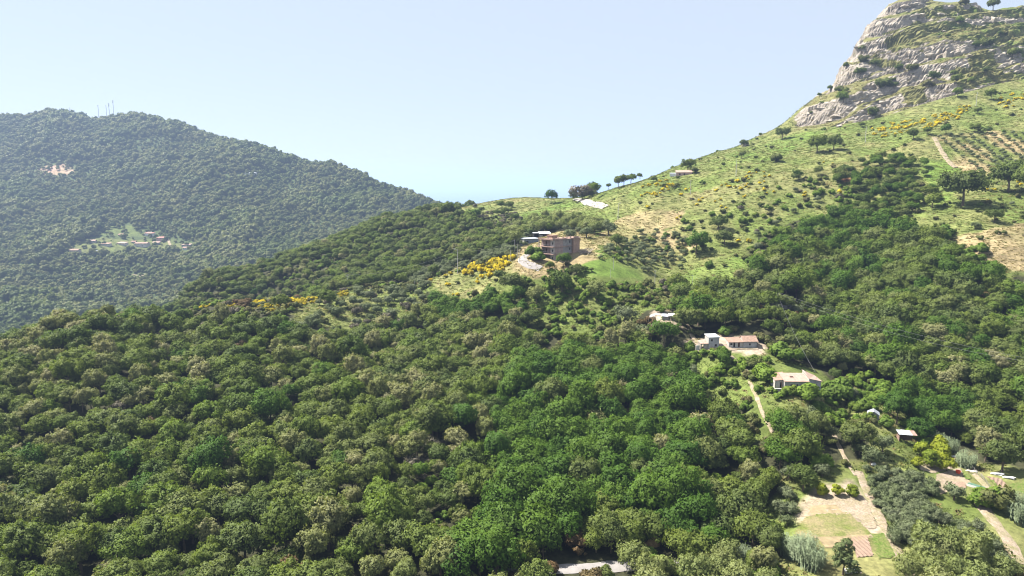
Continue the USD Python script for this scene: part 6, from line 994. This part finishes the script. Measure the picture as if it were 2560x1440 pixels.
for u, v, r, L, label in ((2186, 1164, 0.4, 0.6, 'small white water tank beside the grey orchard'), (2138, 1432, 0.5, 2.0, 'long white tank at the bottom edge beside the pine')):
    x = xform('water_tank', at(u, v), 0.1); tag(x, label, 'tank'); put('body', capsule(r, L), WHITE, x.GetPath()); put('lid', trimesh.creation.cylinder(0.16, 0.12, transform=trimesh.transformations.translation_matrix((0, 0, 2 * r + 0.02))), METAL, x.GetPath()); put('cradle', cat([box(-L * 0.6, -L * 0.45, -0.35, 0.35, -0.2, 0.18), box(L * 0.45, L * 0.6, -0.35, 0.35, -0.2, 0.18)]), CONCRETE, x.GetPath())
x = xform('red_tub', at(2395, 1184)); tag(x, 'bright orange-red tub at the corner of the bare bed', 'tub'); RED = plain('red_plastic', (0.65, 0.10, 0.04), 0.5, 0.08); put('tub', trimesh.creation.revolve(np.array([[0, 0], [0.45, 0], [0.6, 0.8], [0.55, 0.8], [0.42, 0.05], [0, 0.05]]), sections=20), RED, x.GetPath()); put('rim', trimesh.creation.torus(0.6, 0.04, transform=trimesh.transformations.translation_matrix((0, 0, 0.8))), RED, x.GetPath())
x = xform('net_bed', at(2440, 1218), -0.9); tag(x, 'narrow vegetable bed framed in white under dark green netting', 'bed'); put('netting', slab([(-1.8, -0.6, 0.5), (1.8, -0.6, 0.5), (1.8, 0.6, 0.55), (-1.8, 0.6, 0.55)], 0.03), plain('green_net', (0.07, 0.13, 0.09), 0.8), x.GetPath())
for j, (a, b) in enumerate((((-1.9, -0.7), (1.9, -0.62)), ((-1.9, 0.62), (1.9, 0.7)))): put('frame_rail', box(a[0], b[0], a[1], b[1], -0.2, 0.45), WHITE, x.GetPath())
x = xform('straw_heap', at(1630, 1358)); tag(x, 'tan straw heap behind the pale tree by the road', 'heap'); m = trimesh.creation.icosphere(4, 1.0); v = m.vertices * np.array([1.9, 1.7, 2.2]); v *= (1 + 0.12 * (meshkit.fbm(v * 1.3, 3, 8)[:, None] - 0.5)); put('straw', (v, m.faces), plain('straw_pile', (0.340, 0.231, 0.122), 0.95, 0.2, 2.0, bump=0.8), x.GetPath(), True)
# ------------------------------------------------------------------ rocks of the cliff and stones in the meadows
ROCK = usdkit.material(stage, '/World/Looks/limestone', {'g': ('geometry', {}), 'n': ('noise_texture', {'scale': 0.55, 'detail': 8.0, 'roughness': 0.7}), 'r': ('rgb_ramp', {'ramp': [(0.28, (0.09, 0.073, 0.056)), (0.42, (0.225, 0.195, 0.16)), (0.60, (0.315, 0.28, 0.238)), (0.8, (0.28, 0.22, 0.155))]}), 'b': ('bump', {'strength': 0.8, 'distance': 0.4}), 'p': ('principled_bsdf', {'roughness': 0.95, 'specular_ior_level': 0.1})}, [('g.position', 'n.vector'), ('n.fac', 'r.fac'), ('n.fac', 'b.height'), ('r.color', 'p.base_color'), ('b.normal', 'p.normal')], surface='p.BSDF')
RK = []
for s_ in range(5):
    r_ = np.random.default_rng(300 + s_); m = trimesh.convex.convex_hull(r_.normal(size=(26, 3)) * np.array([1.0, 0.75, 0.7])); m = m.subdivide().subdivide(); v = np.array(m.vertices); v /= np.abs(v[:, 0]).max(); v += (meshkit.fbm(v * 2.2 + s_, 4, 9)[:, None] - 0.5) * 0.35 * v
    path = f'/World/boulder_model_{s_:03d}'; stage.CreateClassPrim(path); usdkit.mesh(stage, path + '/rock', (v, m.faces), ROCK); RK.append(path)
ROCKS = [(2062, 268, 46), (2320, 135, 50), (2372, 142, 46), (2092, 290, 30), (2075, 304, 36), (2250, 244, 34), (2284, 240, 30), (2340, 202, 34), (2372, 200, 32), (2228, 196, 40), (2520, 156, 60), (2548, 165, 44), (2395, 38, 18), (2360, 78, 12), (2382, 71, 12), (2352, 67, 8), (2368, 52, 12), (2162, 190, 36), (2132, 205, 30), (2112, 125, 26), (2150, 116, 30), (2184, 110, 30), (2240, 34, 28), (2264, 16, 26), (2302, 40, 40), (2352, 33, 40), (2450, 42, 40), (2482, 50, 36), (2410, 120, 30), (2202, 255, 28), (2162, 264, 26), (2062, 316, 24), (2040, 305, 22), (2102, 316, 22), (2422, 140, 26), (2482, 124, 24), (2130, 78, 22), (2200, 60, 34), (2215, 130, 34), (2270, 160, 30), (1664, 470, 9), (1662, 476, 5), (1905, 705, 8), (1670, 704, 9), (1685, 706, 8), (2326, 536, 9), (2512, 553, 8)]
wl = [f'{["nearest", "large", "grey", "pale"][k % 4]} rock' for k in range(len(ROCKS))]
hr = hit([q[0] for q in ROCKS], [q[1] for q in ROCKS]); shrubs = [(u, v) for u, v, _ in CLIFF_BUSH]
for k, ((u, v, w_), p) in enumerate(zip(ROCKS, hr)):
    if np.isnan(p[0]): continue
    s_ = w_ * p[1] / FOC / 2; x = xform('boulder', p + np.array([0, 0.25 * s_, -0.1 * s_]), (k * 1.9) % 6.28, (s_, s_ * 0.8, s_ * (0.55 + 0.3 * ((k * 0.37) % 1)))); x.GetPrim().GetReferences().AddInternalReference(RK[k % 5]); x.GetPrim().SetInstanceable(True)
    if v > 340: lab = {1664: 'larger white stone in the straw meadow above the broom', 1662: 'smaller white stone in the straw meadow above the broom'}.get(u) or f'pale stone lying in the grass {["left of the bright crop", "beside the pole below the olive grove", "right of the stones by the pole", "under the thicket on the right meadow", "above the dry field"][k % 5]}'
    else:
        side = 'at the left foot of the cliff' if u < 2110 and v > 240 else 'on the left edge of the cliff' if u < 2200 else 'high on the cliff' if v < 80 else 'in the middle band of the cliff' if v < 170 else 'in the lower band of the cliff'
        j = min(range(len(shrubs)), key=lambda i: (shrubs[i][0] - u) ** 2 + (shrubs[i][1] - v) ** 2); size = 'huge' if w_ >= 44 else 'large' if w_ >= 34 else 'mid-sized' if w_ >= 24 else 'small'
        same = sorted([q[0] for q in ROCKS if q[1] <= 340 and ('huge' if q[2] >= 44 else 'large' if q[2] >= 34 else 'mid-sized' if q[2] >= 24 else 'small') == size and (('at the left foot of the cliff' if q[0] < 2110 and q[1] > 240 else 'on the left edge of the cliff' if q[0] < 2200 else 'high on the cliff' if q[1] < 80 else 'in the middle band of the cliff' if q[1] < 170 else 'in the lower band of the cliff') == side)])
        lab = f'{size} grey limestone outcrop {side}' + (f', {["leftmost", "second from left", "third from left", "fourth from left", "fifth from left", "sixth from left"][min(same.index(u), 5)]}' if len(same) > 1 else '')
    tag(x, lab, 'rock', 'grey rocks of the cliff and meadows')
